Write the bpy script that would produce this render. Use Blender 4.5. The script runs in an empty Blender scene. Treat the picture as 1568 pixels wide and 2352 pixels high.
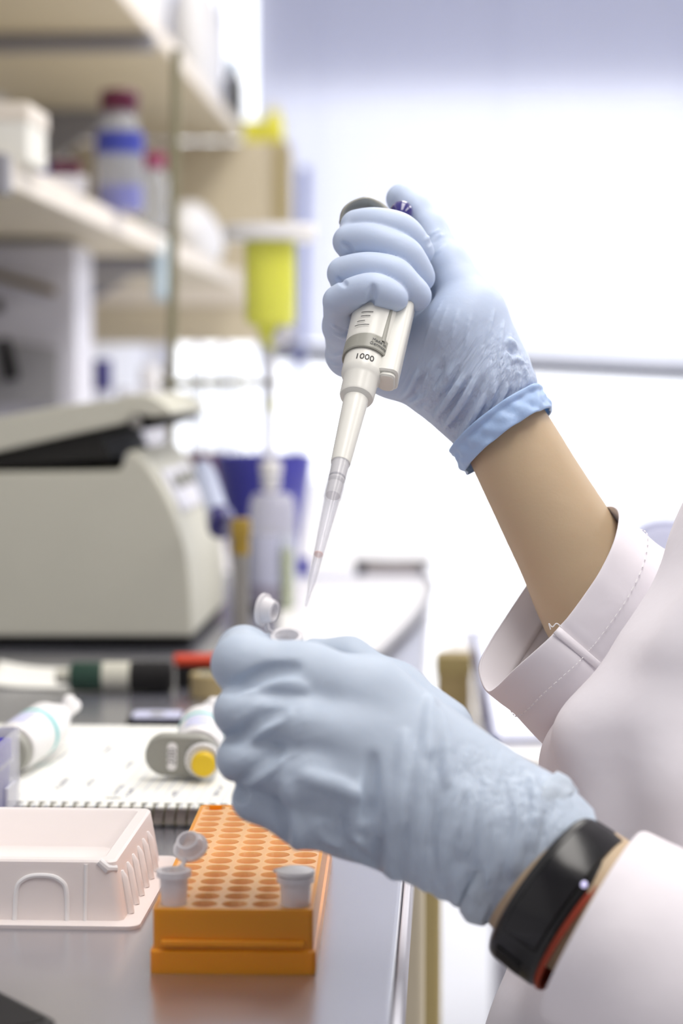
import bpy, bmesh, math, random
import numpy as np
from mathutils import Vector, Matrix

random.seed(7)
rng = np.random.default_rng(7)
scene = bpy.context.scene
COL = scene.collection

# ------------------------------------------------------------------ camera
FPX, CX, CY = 4900.0, 784.0, 1176.0          # focal length in pixels of the 1568 x 2352 frame
CAM = np.array([0.0, 0.0, 0.257])            # the bench top is z = 0, the bench runs along +y
YAW = math.atan(241 / 4900)
PITCH = math.atan(308 / 4900)
F = np.array([-math.sin(YAW) * math.cos(PITCH), math.cos(YAW) * math.cos(PITCH), -math.sin(PITCH)])
R = np.array([math.cos(YAW), math.sin(YAW), 0.0])
U = np.cross(R, F)

cam_d = bpy.data.cameras.new('camera')
cam_o = bpy.data.objects.new('camera', cam_d)
COL.objects.link(cam_o)
cam_o.matrix_world = Matrix(((R[0], U[0], -F[0], CAM[0]), (R[1], U[1], -F[1], CAM[1]),
                             (R[2], U[2], -F[2], CAM[2]), (0, 0, 0, 1)))
cam_d.sensor_fit = 'VERTICAL'
cam_d.sensor_height = 36.0
cam_d.sensor_width = 24.0
cam_d.lens = 36.0 * FPX / 2352
cam_d.clip_start = 0.02
cam_d.clip_end = 60
cam_d.dof.use_dof = True
cam_d.dof.focus_distance = 1.05
cam_d.dof.aperture_fstop = 5.4
scene.camera = cam_o

# ------------------------------------------------------------------ light
world = bpy.data.worlds.new('daylight')
scene.world = world
world.use_nodes = True
wbg = world.node_tree.nodes['Background']
wbg.inputs[0].default_value = (0.93, 0.95, 1.0, 1)
wbg.inputs[1].default_value = 2.35
# fluorescent ceiling lamps of the room (above and out of the frame)
def ceiling_lamp(x, y, sx, sy_, power):
    d = bpy.data.lights.new('ceiling_lamp', 'AREA')
    d.shape = 'RECTANGLE'; d.size = sx; d.size_y = sy_; d.energy = power; d.color = (1.0, 0.96, 0.91)
    o = bpy.data.objects.new('ceiling_lamp', d); o.location = (x, y, 1.86)
    COL.objects.link(o)
ceiling_lamp(0.35, 0.7, 0.6, 1.8, 27)
ceiling_lamp(0.35, 3.2, 0.6, 1.8, 27)
ceiling_lamp(2.0, 0.7, 0.6, 1.8, 27)
ceiling_lamp(2.0, 3.2, 0.6, 1.8, 27)

scene.view_settings.view_transform = 'Standard'
scene.view_settings.look = 'None'
scene.view_settings.gamma = 1
scene.view_settings.use_curve_mapping = False
scene.view_settings.exposure = 0.1
scene.cycles.use_denoising = True
scene.cycles.max_bounces = 10
scene.cycles.transparent_max_bounces = 24
scene.cycles.caustics_reflective = False
scene.cycles.caustics_refractive = False

# ------------------------------------------------------------------ helpers: places
def W(px, py, D):
    """point of the place seen at a pixel of the photograph, D metres deep"""
    return CAM + F * D + R * ((px - CX) / FPX * D) - U * ((py - CY) / FPX * D)

def G(px, py, z=0.0):
    """point of the level plane z seen at a pixel"""
    d = F + R * ((px - CX) / FPX) - U * ((py - CY) / FPX)
    return CAM + d * ((z - CAM[2]) / d[2])

def at_y(px, py, y):
    """point of the upright plane y = const seen at a pixel"""
    d = F + R * ((px - CX) / FPX) - U * ((py - CY) / FPX)
    return CAM + d * (y / d[1])

def cam2world(v):
    """N x 3 camera coordinates in mm (right, down, deep) to the world in m"""
    v = np.asarray(v, float) * 0.001
    return CAM + v[:, :1] * R + v[:, 1:2] * (-U) + v[:, 2:3] * F

def cmm(px, py, d):
    """pixel and depth in mm to camera coordinates in mm"""
    return np.array([(px - CX) / FPX * d, (py - CY) / FPX * d, d], float)

# ------------------------------------------------------------------ helpers: objects
def link(o, parent=None):
    COL.objects.link(o)
    if parent is not None:
        o.parent = parent
    return o

def tag(o, label, cat, group=None, kind=None):
    if label: o['label'] = label
    if cat: o['category'] = cat
    if group: o['group'] = group
    if kind: o['kind'] = kind
    return o

def empty(name, loc, rotz=0.0, label=None, cat=None, group=None):
    o = bpy.data.objects.new(name, None)
    o.empty_display_size = 0.01
    o.location = Vector([float(c) for c in loc])
    o.rotation_euler = (0, 0, rotz)
    link(o)
    tag(o, label, cat, group)
    return o

def put(name, geo, mat, parent=None, smooth=True, angle=35, loc=None, bevel=0.0, solid=0.0, kind=None, label=None):
    """geo = (verts, faces) in the parent's own space"""
    v, f = geo
    me = bpy.data.meshes.new(name)
    me.from_pydata([tuple(map(float, p)) for p in v], [], [tuple(map(int, q)) for q in f])
    bm = bmesh.new(); bm.from_mesh(me)
    bmesh.ops.recalc_face_normals(bm, faces=bm.faces)
    bm.to_mesh(me); bm.free()
    if mat: me.materials.append(mat)
    o = bpy.data.objects.new(name, me)
    if loc is not None: o.location = Vector([float(c) for c in loc])
    link(o, parent)
    if smooth:
        me.polygons.foreach_set('use_smooth', [True] * len(me.polygons))
        if angle < 180:
            me.set_sharp_from_angle(angle=math.radians(angle))
    if solid:
        m = o.modifiers.new('thickness', 'SOLIDIFY'); m.thickness = solid; m.offset = 0
    if bevel:
        m = o.modifiers.new('soft edges', 'BEVEL'); m.width = bevel; m.segments = 3
        m.limit_method = 'ANGLE'; m.angle_limit = math.radians(40)
    if kind: o['kind'] = kind
    if label: o['label'] = label
    return o

def share(src, name, parent=None, loc=None, rot=None):
    o = bpy.data.objects.new(name, src.data)
    for m in src.modifiers:
        if m.type == 'BEVEL':
            q = o.modifiers.new(m.name, 'BEVEL'); q.width = m.width; q.segments = m.segments
            q.limit_method = m.limit_method; q.angle_limit = m.angle_limit
    if loc is not None: o.location = Vector([float(c) for c in loc])
    if rot is not None: o.rotation_euler = rot
    return link(o, parent)

def join(*geos):
    V, Fs = [], []
    for v, f in geos:
        b = len(V)
        V += [tuple(p) for p in v]
        Fs += [tuple(i + b for i in q) for q in f]
    return V, Fs

def box(x0, x1, y0, y1, z0, z1):
    v = [(x, y, z) for x in (x0, x1) for y in (y0, y1) for z in (z0, z1)]
    f = [(0, 1, 3, 2), (4, 6, 7, 5), (0, 4, 5, 1), (2, 3, 7, 6), (0, 2, 6, 4), (1, 5, 7, 3)]
    return v, f

def frame_of(d):
    d = np.asarray(d, float); d = d / np.linalg.norm(d)
    a = np.array([0, 0, 1.0]) if abs(d[2]) < 0.9 else np.array([1.0, 0, 0])
    u = np.cross(a, d); u /= np.linalg.norm(u)
    return d, u, np.cross(d, u)

def tube(pts, radii, n=16, caps=True):
    """round tube along a polyline"""
    pts = np.asarray(pts, float)
    if np.isscalar(radii): radii = [radii] * len(pts)
    V, Fs = [], []
    d, u, w = frame_of(pts[1] - pts[0])
    for i, p in enumerate(pts):
        a = pts[max(i - 1, 0)]; b = pts[min(i + 1, len(pts) - 1)]
        t = (b - a) / (np.linalg.norm(b - a) + 1e-12)
        u = u - t * np.dot(u, t); u /= np.linalg.norm(u); w = np.cross(t, u)
        for k in range(n):
            an = 2 * math.pi * k / n
            V.append(p + (u * math.cos(an) + w * math.sin(an)) * radii[i])
    for i in range(len(pts) - 1):
        for k in range(n):
            Fs.append((i * n + k, i * n + (k + 1) % n, (i + 1) * n + (k + 1) % n, (i + 1) * n + k))
    if caps:
        Fs.append(tuple(range(n)))
        Fs.append(tuple(range((len(pts) - 1) * n, len(pts) * n)))
    return V, Fs

def lathe(profile, n=32, caps=True, a=(0, 0, 0), d=(0, 0, 1)):
    """profile: list of (r, h) turned about the axis a + h*d"""
    a = np.asarray(a, float); d, u, w = frame_of(d)
    V, Fs = [], []
    for r, h in profile:
        for k in range(n):
            an = 2 * math.pi * k / n
            V.append(a + d * h + (u * math.cos(an) + w * math.sin(an)) * r)
    m = len(profile)
    for i in range(m - 1):
        for k in range(n):
            Fs.append((i * n + k, i * n + (k + 1) % n, (i + 1) * n + (k + 1) % n, (i + 1) * n + k))
    if caps:
        Fs.append(tuple(range(n))); Fs.append(tuple(range((m - 1) * n, m * n)))
    return V, Fs

def loft(rings, closed=True, caps=True):
    n = len(rings[0]); V = [p for r in rings for p in r]; Fs = []
    m = n if closed else n - 1
    for i in range(len(rings) - 1):
        for k in range(m):
            Fs.append((i * n + k, i * n + (k + 1) % n, (i + 1) * n + (k + 1) % n, (i + 1) * n + k))
    if caps and closed:
        Fs.append(tuple(range(n))); Fs.append(tuple(range((len(rings) - 1) * n, len(rings) * n)))
    return V, Fs

def prism(poly, axis, lo, hi):
    """2-D outline pushed out along an axis ('x','y','z')"""
    n = len(poly)
    def p3(a, b, h):
        return {'x': (h, a, b), 'y': (a, h, b), 'z': (a, b, h)}[axis]
    V = [p3(a, b, lo) for a, b in poly] + [p3(a, b, hi) for a, b in poly]
    Fs = [tuple(range(n)), tuple(range(n, 2 * n))] + [(i, (i + 1) % n, n + (i + 1) % n, n + i) for i in range(n)]
    return V, Fs

def rrect(x0, x1, y0, y1, r, n=5):
    out = []
    for cx, cy, a0 in ((x1 - r, y1 - r, 0), (x0 + r, y1 - r, 90), (x0 + r, y0 + r, 180), (x1 - r, y0 + r, 270)):
        for k in range(n + 1):
            a = math.radians(a0 + 90 * k / n)
            out.append((cx + r * math.cos(a), cy + r * math.sin(a)))
    return out

def spline(pts, per=8, closed=False):
    """Catmull-Rom through the points"""
    P = np.asarray(pts, float); n = len(P); out = []
    segs = n if closed else n - 1
    for i in range(segs):
        if closed:
            p0, p1, p2, p3 = P[(i - 1) % n], P[i], P[(i + 1) % n], P[(i + 2) % n]
        else:
            p1, p2 = P[i], P[i + 1]
            p0 = P[i - 1] if i else 2 * p1 - p2
            p3 = P[i + 2] if i + 2 < n else 2 * p2 - p1
        for k in range(per):
            t = k / per
            out.append(0.5 * ((2 * p1) + (p2 - p0) * t + (2 * p0 - 5 * p1 + 4 * p2 - p3) * t * t
                              + (3 * p1 - p0 - 3 * p2 + p3) * t ** 3))
    if not closed: out.append(P[-1])
    return np.array(out)

def moved(geo, off):
    v, f = geo
    return [tuple(np.asarray(p, float) + np.asarray(off, float)) for p in v], f

def turned(geo, M, off=(0, 0, 0)):
    v, f = geo
    M = np.asarray(M, float)
    return [tuple(M @ np.asarray(p, float) + np.asarray(off, float)) for p in v], f

def text(name, body, size, mat, parent, M, off, extrude=0.0001, squash=1.0):
    cu = bpy.data.curves.new(name, 'FONT')
    cu.body = body; cu.size = size; cu.align_x = 'CENTER'; cu.align_y = 'CENTER'; cu.extrude = extrude
    tmp = bpy.data.objects.new(name + '_tmp', cu)
    COL.objects.link(tmp)
    bpy.context.view_layer.update()
    me = bpy.data.meshes.new_from_object(tmp)
    bpy.data.objects.remove(tmp)
    return me

# ------------------------------------------------------------------ helpers: materials
def srgb(r, g, b):
    def c(x):
        x /= 255.0
        return x / 12.92 if x <= 0.04045 else ((x + 0.055) / 1.055) ** 2.4
    return (c(r), c(g), c(b), 1.0)

def mat(name, col, rough=0.5, metal=0.0, spec=0.5, vary=0.06, scale=40.0, bump=0.0, bscale=200.0,
        sss=0.0, sss_r=(0.5, 0.5, 0.6), sss_s=0.004, trans=0.0, ior=1.45, alpha=1.0, sheen=0.0, coat=0.0,
        bdist=0.001, stretch=(1, 1, 1)):
    m = bpy.data.materials.new(name)
    m.use_nodes = True
    nt = m.node_tree; N = nt.nodes; L = nt.links
    b = N['Principled BSDF']
    b.inputs['Roughness'].default_value = rough
    b.inputs['Metallic'].default_value = metal
    b.inputs['Specular IOR Level'].default_value = spec
    b.inputs['IOR'].default_value = ior
    b.inputs['Transmission Weight'].default_value = trans
    b.inputs['Alpha'].default_value = alpha
    b.inputs['Sheen Weight'].default_value = sheen
    b.inputs['Coat Weight'].default_value = coat
    if sss:
        b.inputs['Subsurface Weight'].default_value = sss
        b.inputs['Subsurface Radius'].default_value = sss_r
        b.inputs['Subsurface Scale'].default_value = sss_s
    tc = N.new('ShaderNodeTexCoord')
    nz = N.new('ShaderNodeTexNoise'); nz.inputs['Scale'].default_value = scale; nz.inputs['Detail'].default_value = 3
    L.new(tc.outputs['Object'], nz.inputs['Vector'])
    mr = N.new('ShaderNodeMapRange')
    mr.inputs['To Min'].default_value = 1 - vary; mr.inputs['To Max'].default_value = 1 + vary
    L.new(nz.outputs['Fac'], mr.inputs['Value'])
    mx = N.new('ShaderNodeMix'); mx.data_type = 'RGBA'; mx.blend_type = 'MULTIPLY'
    mx.inputs['Factor'].default_value = 1.0
    mx.inputs['A'].default_value = col
    L.new(mr.outputs['Result'], mx.inputs['B'])
    L.new(mx.outputs['Result'], b.inputs['Base Color'])
    if bump:
        mp = N.new('ShaderNodeMapping'); mp.inputs['Scale'].default_value = stretch
        L.new(tc.outputs['Object'], mp.inputs['Vector'])
        n2 = N.new('ShaderNodeTexNoise'); n2.inputs['Scale'].default_value = bscale; n2.inputs['Detail'].default_value = 3
        L.new(mp.outputs['Vector'], n2.inputs['Vector'])
        bp = N.new('ShaderNodeBump'); bp.inputs['Strength'].default_value = bump; bp.inputs['Distance'].default_value = bdist
        L.new(n2.outputs['Fac'], bp.inputs['Height'])
        L.new(bp.outputs['Normal'], b.inputs['Normal'])
    return m

def base_of(m):
    return m.node_tree.nodes['Principled BSDF']
# ------------------------------------------------------------------ helpers: rounded bodies (smooth unions on a grid)
class Body:
    """distance field in camera-aligned millimetres, polygonised by surface nets"""
    def __init__(s, lo, hi, h):
        s.lo = np.array(lo, float); s.h = h
        s.n = np.ceil((np.array(hi) - s.lo) / h).astype(int) + 1
        s.v = np.full(s.n, 60.0, np.float32)
        s.ax = [(s.lo[i] + h * np.arange(s.n[i])).astype(np.float32) for i in range(3)]
    def new(s):
        b = Body.__new__(Body); b.lo, b.h, b.n, b.ax = s.lo, s.h, s.n, s.ax
        b.v = np.full(s.n, 60.0, np.float32)
        return b
    def _win(s, lo, hi):
        i0 = np.clip(np.floor((lo - s.lo) / s.h).astype(int), 0, s.n - 1)
        i1 = np.clip(np.ceil((hi - s.lo) / s.h).astype(int) + 1, 1, s.n)
        sl = tuple(slice(a, b) for a, b in zip(i0, i1))
        X = s.ax[0][sl[0]][:, None, None]; Y = s.ax[1][sl[1]][None, :, None]; Z = s.ax[2][sl[2]][None, None, :]
        return sl, X, Y, Z
    @staticmethod
    def smin(a, b, k):
        if k <= 0: return np.minimum(a, b)
        h = np.maximum(k - np.abs(a - b), 0) / k
        return np.minimum(a, b) - h * h * k * 0.25
    def cone(s, A, B, ra, rb, k=3.0, mode='+', flat=None):
        """capsule from A to B whose radius runs from ra to rb"""
        A = np.asarray(A, float); B = np.asarray(B, float); m = k + 7.0
        r = max(ra, rb) + m
        sl, X, Y, Z = s._win(np.minimum(A, B) - r, np.maximum(A, B) + r)
        if 0 in s.v[sl].shape: return s
        d = B - A; L2 = float(d @ d) + 1e-9
        t = np.clip(((X - A[0]) * d[0] + (Y - A[1]) * d[1] + (Z - A[2]) * d[2]) / L2, 0, 1)
        q = np.sqrt((X - A[0] - t * d[0]) ** 2 + (Y - A[1] - t * d[1]) ** 2 + (Z - A[2] - t * d[2]) ** 2)
        q = q - (ra + (rb - ra) * t)
        if mode == '+': s.v[sl] = s.smin(s.v[sl], q, k)
        else: s.v[sl] = -s.smin(-s.v[sl], q, k)
        return s
    def chain(s, pts, rs, k=3.0, mode='+'):
        for i in range(len(pts) - 1): s.cone(pts[i], pts[i + 1], rs[i], rs[i + 1], k, mode)
        return s
    def ell(s, c, axes, radii, k=4.0):
        """ellipsoid: axes = 3 unit vectors"""
        c = np.asarray(c, float); r = max(radii) + k + 7
        sl, X, Y, Z = s._win(c - r, c + r)
        q = [((X - c[0]) * a[0] + (Y - c[1]) * a[1] + (Z - c[2]) * a[2]) / rr for a, rr in zip(axes, radii)]
        k0 = np.sqrt(q[0] ** 2 + q[1] ** 2 + q[2] ** 2)
        k1 = np.sqrt(sum((x / rr) ** 2 for x, rr in zip(q, radii))) + 1e-6
        s.v[sl] = s.smin(s.v[sl], (k0 * (k0 - 1.0) / k1).astype(np.float32), k)
        return s
    def add(s, o, k=1.0):
        s.v = s.smin(s.v, o.v, k).astype(np.float32); return s
    def cut_half(s, p, nrm, k=1.0):
        """keep the side the normal points away from"""
        p = np.asarray(p, float); nrm = np.asarray(nrm, float); nrm = nrm / np.linalg.norm(nrm)
        q = ((s.ax[0][:, None, None] - p[0]) * nrm[0] + (s.ax[1][None, :, None] - p[1]) * nrm[1]
             + (s.ax[2][None, None, :] - p[2]) * nrm[2]).astype(np.float32)
        s.v = -s.smin(-s.v, -q, k); return s
    def sample(s, P):
        g = (np.asarray(P, float) - s.lo) / s.h
        i = np.clip(np.floor(g).astype(int), 0, s.n - 2); f = np.clip(g - i, 0, 1); out = 0.0
        for dx in (0, 1):
            for dy in (0, 1):
                for dz in (0, 1):
                    w = (f[..., 0] if dx else 1 - f[..., 0]) * (f[..., 1] if dy else 1 - f[..., 1]) * (f[..., 2] if dz else 1 - f[..., 2])
                    out = out + w * s.v[i[..., 0] + dx, i[..., 1] + dy, i[..., 2] + dz]
        return out
    def hit(s, px, py):
        """first point of the surface along the line of sight through a pixel"""
        ds = np.arange(s.ax[2][0], s.ax[2][-1], 0.4)
        P = np.stack([(px - CX) / FPX * ds, (py - CY) / FPX * ds, ds], 1)
        v = s.sample(P)
        i = np.argmax(v < 0)
        return P[i] if v[i] < 0 else None
    def fold(s, path, r=1.2, k=2.0, sink=0.3, mode='+', taper=True):
        """ridge ('+') or furrow ('-') laid on the surface under a line of pixels"""
        pts = [s.hit(*p) for p in spline(path, 6)]
        pts = [p for p in pts if p is not None]
        if len(pts) < 3: return s
        todo = []
        for i in range(len(pts) - 1):
            if np.linalg.norm(pts[i + 1] - pts[i]) > 9: continue
            t = (i + 0.5) / (len(pts) - 1)
            rr = r * (math.sin(math.pi * t) ** 0.5 if taper else 1.0)
            todo.append((pts[i], pts[i + 1], rr))
        off = np.array([0, 0, 1.0])
        for a, b, rr in todo:
            sh = off * (sink * r if mode == '+' else -0.25 * r)
            s.cone(a + sh, b + sh, rr, rr, k, mode)
        return s
    def geo(s):
        v = s.v; n = np.array(v.shape); ins = v < 0
        c = np.zeros(n - 1, np.int8)
        for dx in (0, 1):
            for dy in (0, 1):
                for dz in (0, 1):
                    c += ins[dx:n[0] - 1 + dx, dy:n[1] - 1 + dy, dz:n[2] - 1 + dz]
        act = (c > 0) & (c < 8)
        idx = np.argwhere(act)
        ids = np.full(n - 1, -1, np.int64); ids[act] = np.arange(len(idx))
        acc = np.zeros((len(idx), 3)); cnt = np.zeros(len(idx))
        cor = [(dx, dy, dz) for dx in (0, 1) for dy in (0, 1) for dz in (0, 1)]
        val = {q: v[idx[:, 0] + q[0], idx[:, 1] + q[1], idx[:, 2] + q[2]] for q in cor}
        for a in cor:
            for ax in range(3):
                if a[ax]: continue
                b = list(a); b[ax] = 1; b = tuple(b)
                va, vb = val[a], val[b]; m = (va < 0) != (vb < 0)
                t = np.where(m, va / np.where(m, va - vb, 1), 0)
                p = np.tile(np.array(a, float), (len(idx), 1)); p[:, ax] += t
                acc[m] += p[m]; cnt[m] += 1
        V = s.lo + (idx + acc / cnt[:, None]) * s.h
        Q = []
        for ax in range(3):
            o1, o2 = [(1, 2), (2, 0), (0, 1)][ax]
            sl0 = [slice(1, n[i] - 1) for i in range(3)]; sl1 = list(sl0)
            sl0[ax] = slice(0, n[ax] - 1); sl1[ax] = slice(1, n[ax])
            e = np.argwhere(ins[tuple(sl0)] != ins[tuple(sl1)])
            e = e + np.array([0 if i == ax else 1 for i in range(3)])
            fl = ins[e[:, 0], e[:, 1], e[:, 2]]
            d1 = np.eye(3, dtype=int)[o1]; d2 = np.eye(3, dtype=int)[o2]
            q = np.stack([ids[tuple((e - w).T)] for w in (d1 * 0, d1, d1 + d2, d2)], 1)
            q[~fl] = q[~fl][:, ::-1]
            Q.append(q)
        Q = np.concatenate(Q); Q = Q[(Q >= 0).all(1)]
        return V, Q

def put_body(name, body, mat_, parent=None, relax=2):
    V, Q = body.geo()
    for _ in range(relax):                                  # light relaxation of the net
        acc = np.zeros_like(V); cnt = np.zeros(len(V))
        for a, b in ((0, 1), (1, 2), (2, 3), (3, 0)):
            np.add.at(acc, Q[:, a], V[Q[:, b]]); np.add.at(cnt, Q[:, a], 1)
            np.add.at(acc, Q[:, b], V[Q[:, a]]); np.add.at(cnt, Q[:, b], 1)
        V = V * 0.5 + 0.5 * acc / np.maximum(cnt, 1)[:, None]
    Vw = cam2world(V)
    me = bpy.data.meshes.new(name)
    me.vertices.add(len(Vw)); me.vertices.foreach_set('co', Vw.ravel())
    me.loops.add(Q.size); me.loops.foreach_set('vertex_index', Q.ravel().astype(np.int32))
    me.polygons.add(len(Q)); me.polygons.foreach_set('loop_start', np.arange(0, Q.size, 4, dtype=np.int32))
    me.update(calc_edges=True); me.validate()
    me.polygons.foreach_set('use_smooth', [True] * len(me.polygons))
    me.materials.append(mat_)
    o = bpy.data.objects.new(name, me)
    link(o, parent)
    return o
# ------------------------------------------------------------------ materials
M = {}
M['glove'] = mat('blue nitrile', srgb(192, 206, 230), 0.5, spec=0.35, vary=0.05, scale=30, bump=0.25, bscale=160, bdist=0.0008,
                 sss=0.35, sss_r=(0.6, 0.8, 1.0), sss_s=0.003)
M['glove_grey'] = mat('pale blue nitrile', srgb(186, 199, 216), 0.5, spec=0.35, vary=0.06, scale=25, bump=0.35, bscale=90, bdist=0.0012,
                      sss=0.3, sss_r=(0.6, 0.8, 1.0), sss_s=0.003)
M['cuff'] = mat('blue nitrile rim', srgb(172, 198, 242), 0.45, spec=0.4, vary=0.05, bump=0.4, bscale=220, bdist=0.001,
                sss=0.3, sss_r=(0.6, 0.8, 1.0), sss_s=0.002)
M['skin'] = mat('skin', srgb(200, 177, 147), 0.5, spec=0.35, vary=0.06, scale=25, bump=0.15, bscale=500, bdist=0.0005,
                sss=0.25, sss_r=(1.0, 0.45, 0.25), sss_s=0.004)
M['coat'] = mat('white cotton', srgb(232, 228, 234), 0.85, spec=0.1, vary=0.02, scale=15, bump=0.25, bscale=60, bdist=0.002, sheen=0.1)
M['stitch'] = mat('white thread', srgb(240, 238, 240), 0.8, spec=0.1)
M['pip_white'] = mat('ivory plastic', srgb(226, 226, 220), 0.32, vary=0.015)
M['pip_grey'] = mat('grey plastic', srgb(150, 150, 142), 0.4, vary=0.03)
M['pip_dark'] = mat('dark grey plastic', srgb(92, 94, 96), 0.4)
M['ink'] = mat('black ink', srgb(45, 45, 48), 0.6)
M['navy'] = mat('navy plastic', srgb(52, 48, 120), 0.12, coat=0.6)
M['black'] = mat('black plastic', srgb(22, 22, 25), 0.35, spec=0.5)
M['black_soft'] = mat('black rubber', srgb(30, 29, 30), 0.55, spec=0.2)
M['clear'] = mat('clear plastic', srgb(222, 222, 232), 0.1, alpha=0.32, spec=0.7)
M['clear2'] = mat('milky clear plastic', srgb(242, 240, 244), 0.2, alpha=0.72, spec=0.6)
M['filter'] = mat('tip filter', srgb(225, 225, 222), 0.8)
M['orange_line'] = mat('orange droplet', srgb(225, 140, 90), 0.3, alpha=0.8)
M['orange_red'] = mat('red orange silicone', srgb(150, 52, 24), 0.5)
def two_sided(name, col, refl=0.5):
    """thin sheet that lets daylight through"""
    m = bpy.data.materials.new(name); m.use_nodes = True
    nt = m.node_tree; N = nt.nodes; L = nt.links
    N.remove(N['Principled BSDF'])
    d = N.new('ShaderNodeBsdfDiffuse'); t = N.new('ShaderNodeBsdfTranslucent'); mx = N.new('ShaderNodeMixShader')
    tc = N.new('ShaderNodeTexCoord'); nz = N.new('ShaderNodeTexNoise'); nz.inputs['Scale'].default_value = 6
    L.new(tc.outputs['Object'], nz.inputs['Vector'])
    cr = N.new('ShaderNodeMix'); cr.data_type = 'RGBA'
    cr.inputs['A'].default_value = tuple(c * 0.97 for c in col[:3]) + (1,)
    cr.inputs['B'].default_value = col
    L.new(nz.outputs['Fac'], cr.inputs['Factor'])
    for n in (d, t): L.new(cr.outputs['Result'], n.inputs['Color'])
    mx.inputs[0].default_value = 1 - refl
    L.new(d.outputs[0], mx.inputs[1]); L.new(t.outputs[0], mx.inputs[2])
    L.new(mx.outputs[0], N['Material Output'].inputs['Surface'])
    return m

def glow(name, col, s):
    m = mat(name, col, 0.3)
    b = base_of(m); b.inputs['Emission Color'].default_value = col; b.inputs['Emission Strength'].default_value = s
    return m

M['floor'] = mat('pale vinyl', srgb(222, 222, 226), 0.3, vary=0.03, scale=3)
M['wall'] = mat('white paint', srgb(235, 235, 238), 0.8, vary=0.02, scale=2, bump=0.05)
M['bench'] = mat('grey epoxy', srgb(98, 99, 112), 0.24, spec=1.0, ior=3.6, vary=0.1, scale=14, bump=0.04, bscale=300)
M['bench_edge'] = mat('bench edge', srgb(70, 70, 78), 0.3, vary=0.05)
M['cream'] = mat('cream laminate', srgb(208, 198, 174), 0.55, vary=0.04, scale=5)
M['cream_edge'] = mat('cream edge band', srgb(236, 228, 216), 0.5, vary=0.02, scale=5)
M['beige'] = mat('beige board', srgb(214, 203, 178), 0.7, vary=0.05, scale=4)
M['olive'] = mat('olive tan enamel', srgb(176, 160, 112), 0.5, vary=0.05, scale=4)
M['steel'] = mat('brushed steel', srgb(165, 163, 158), 0.35, metal=0.9, vary=0.08, scale=90)
M['rod'] = mat('tarnished rod', srgb(150, 146, 120), 0.45, metal=0.5, vary=0.08, scale=60)
M['brass'] = mat('brass', srgb(178, 150, 70), 0.35, metal=0.7, vary=0.12, scale=90)
M['grey'] = mat('grey enamel', srgb(168, 168, 172), 0.5, vary=0.03, scale=8)
M['bracket'] = mat('bracket grey', srgb(150, 150, 158), 0.5, vary=0.03, scale=8)
M['lilac'] = mat('cool white enamel', srgb(222, 222, 232), 0.45, vary=0.02, scale=8)
M['putty'] = mat('putty grey plastic', srgb(205, 204, 190), 0.5, vary=0.03, scale=20, bump=0.08, bscale=500)
M['bowl_shadow'] = mat('black rubber seal and shadow', srgb(30, 29, 28), 0.7)  # seal and feet, and the painted shadow under the housing
M['brownbar'] = mat('brown strip', srgb(140, 128, 105), 0.6)
M['white'] = mat('white plastic', srgb(240, 239, 240), 0.35, vary=0.015, scale=20)
M['pink_white'] = mat('warm white plastic', srgb(238, 230, 228), 0.4, vary=0.02, scale=20, sss=0.2, sss_s=0.004)
M['paper'] = mat('paper', srgb(240, 240, 234), 0.9, spec=0.1, vary=0.02, scale=20)
M['page_edge'] = mat('page edges', srgb(205, 200, 192), 0.9, spec=0.1, vary=0.15, scale=300)
M['ballpoint'] = mat('blue grey ballpoint', srgb(172, 174, 186), 0.8)
M['wire'] = mat('dark wire', srgb(86, 82, 66), 0.35, metal=0.8)
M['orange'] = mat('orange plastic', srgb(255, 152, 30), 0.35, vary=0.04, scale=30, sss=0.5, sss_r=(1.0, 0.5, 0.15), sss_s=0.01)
M['orange_lit'] = mat('orange plastic lit from above', srgb(252, 190, 130), 0.3, vary=0.04, scale=60, sss=0.4, sss_r=(1.0, 0.6, 0.3), sss_s=0.006)  # same orange plastic, light on the rack top put into the colour
M['yellow'] = mat('yellow solution', srgb(236, 238, 100), 0.25, vary=0.03, scale=10, sss=0.5, sss_r=(1, 1, 0.3), sss_s=0.03)
M['yellow_plastic'] = mat('yellow plastic', srgb(236, 230, 80), 0.25, vary=0.03)
M['pip_yellow'] = mat('yellow button', srgb(236, 200, 30), 0.35)
M['teal'] = mat('teal tape', srgb(130, 205, 208), 0.5)
M['lav_label'] = mat('lavender label', srgb(205, 208, 235), 0.5)
M['blue_bucket'] = mat('blue plastic', srgb(72, 72, 170), 0.3, vary=0.05)
M['blue_label'] = mat('blue label', srgb(62, 72, 168), 0.4)
M['blue_liquid'] = mat('blue solution', srgb(64, 62, 205), 0.2)
M['maroon'] = mat('maroon plastic', srgb(92, 28, 58), 0.35)
M['magenta'] = mat('magenta plastic', srgb(150, 60, 100), 0.35)
M['purple'] = mat('violet plastic', srgb(70, 55, 205), 0.35)
M['violet_liq'] = mat('pale violet solution', srgb(140, 110, 180), 0.25)
M['bottle'] = mat('bottle plastic', srgb(238, 239, 248), 0.15, alpha=0.5, spec=0.7)
M['glass'] = mat('bottle glass', srgb(215, 222, 232), 0.06, alpha=0.35, spec=0.8)
M['bag'] = mat('thin plastic bag', srgb(228, 228, 230), 0.4, vary=0.08, scale=30)
M['bluetape'] = mat('pale blue tape', srgb(205, 225, 238), 0.6)
M['green_dark'] = mat('dark green label', srgb(30, 62, 50), 0.4)
M['red'] = mat('red plastic', srgb(214, 66, 30), 0.35)
M['tan'] = mat('tan cardboard', srgb(178, 160, 118), 0.8, vary=0.08, scale=60)
M['slat'] = two_sided('blind slat', srgb(233, 235, 245), 0.5)
M['frame'] = mat('window frame', srgb(205, 208, 225), 0.5, vary=0.02)
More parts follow.
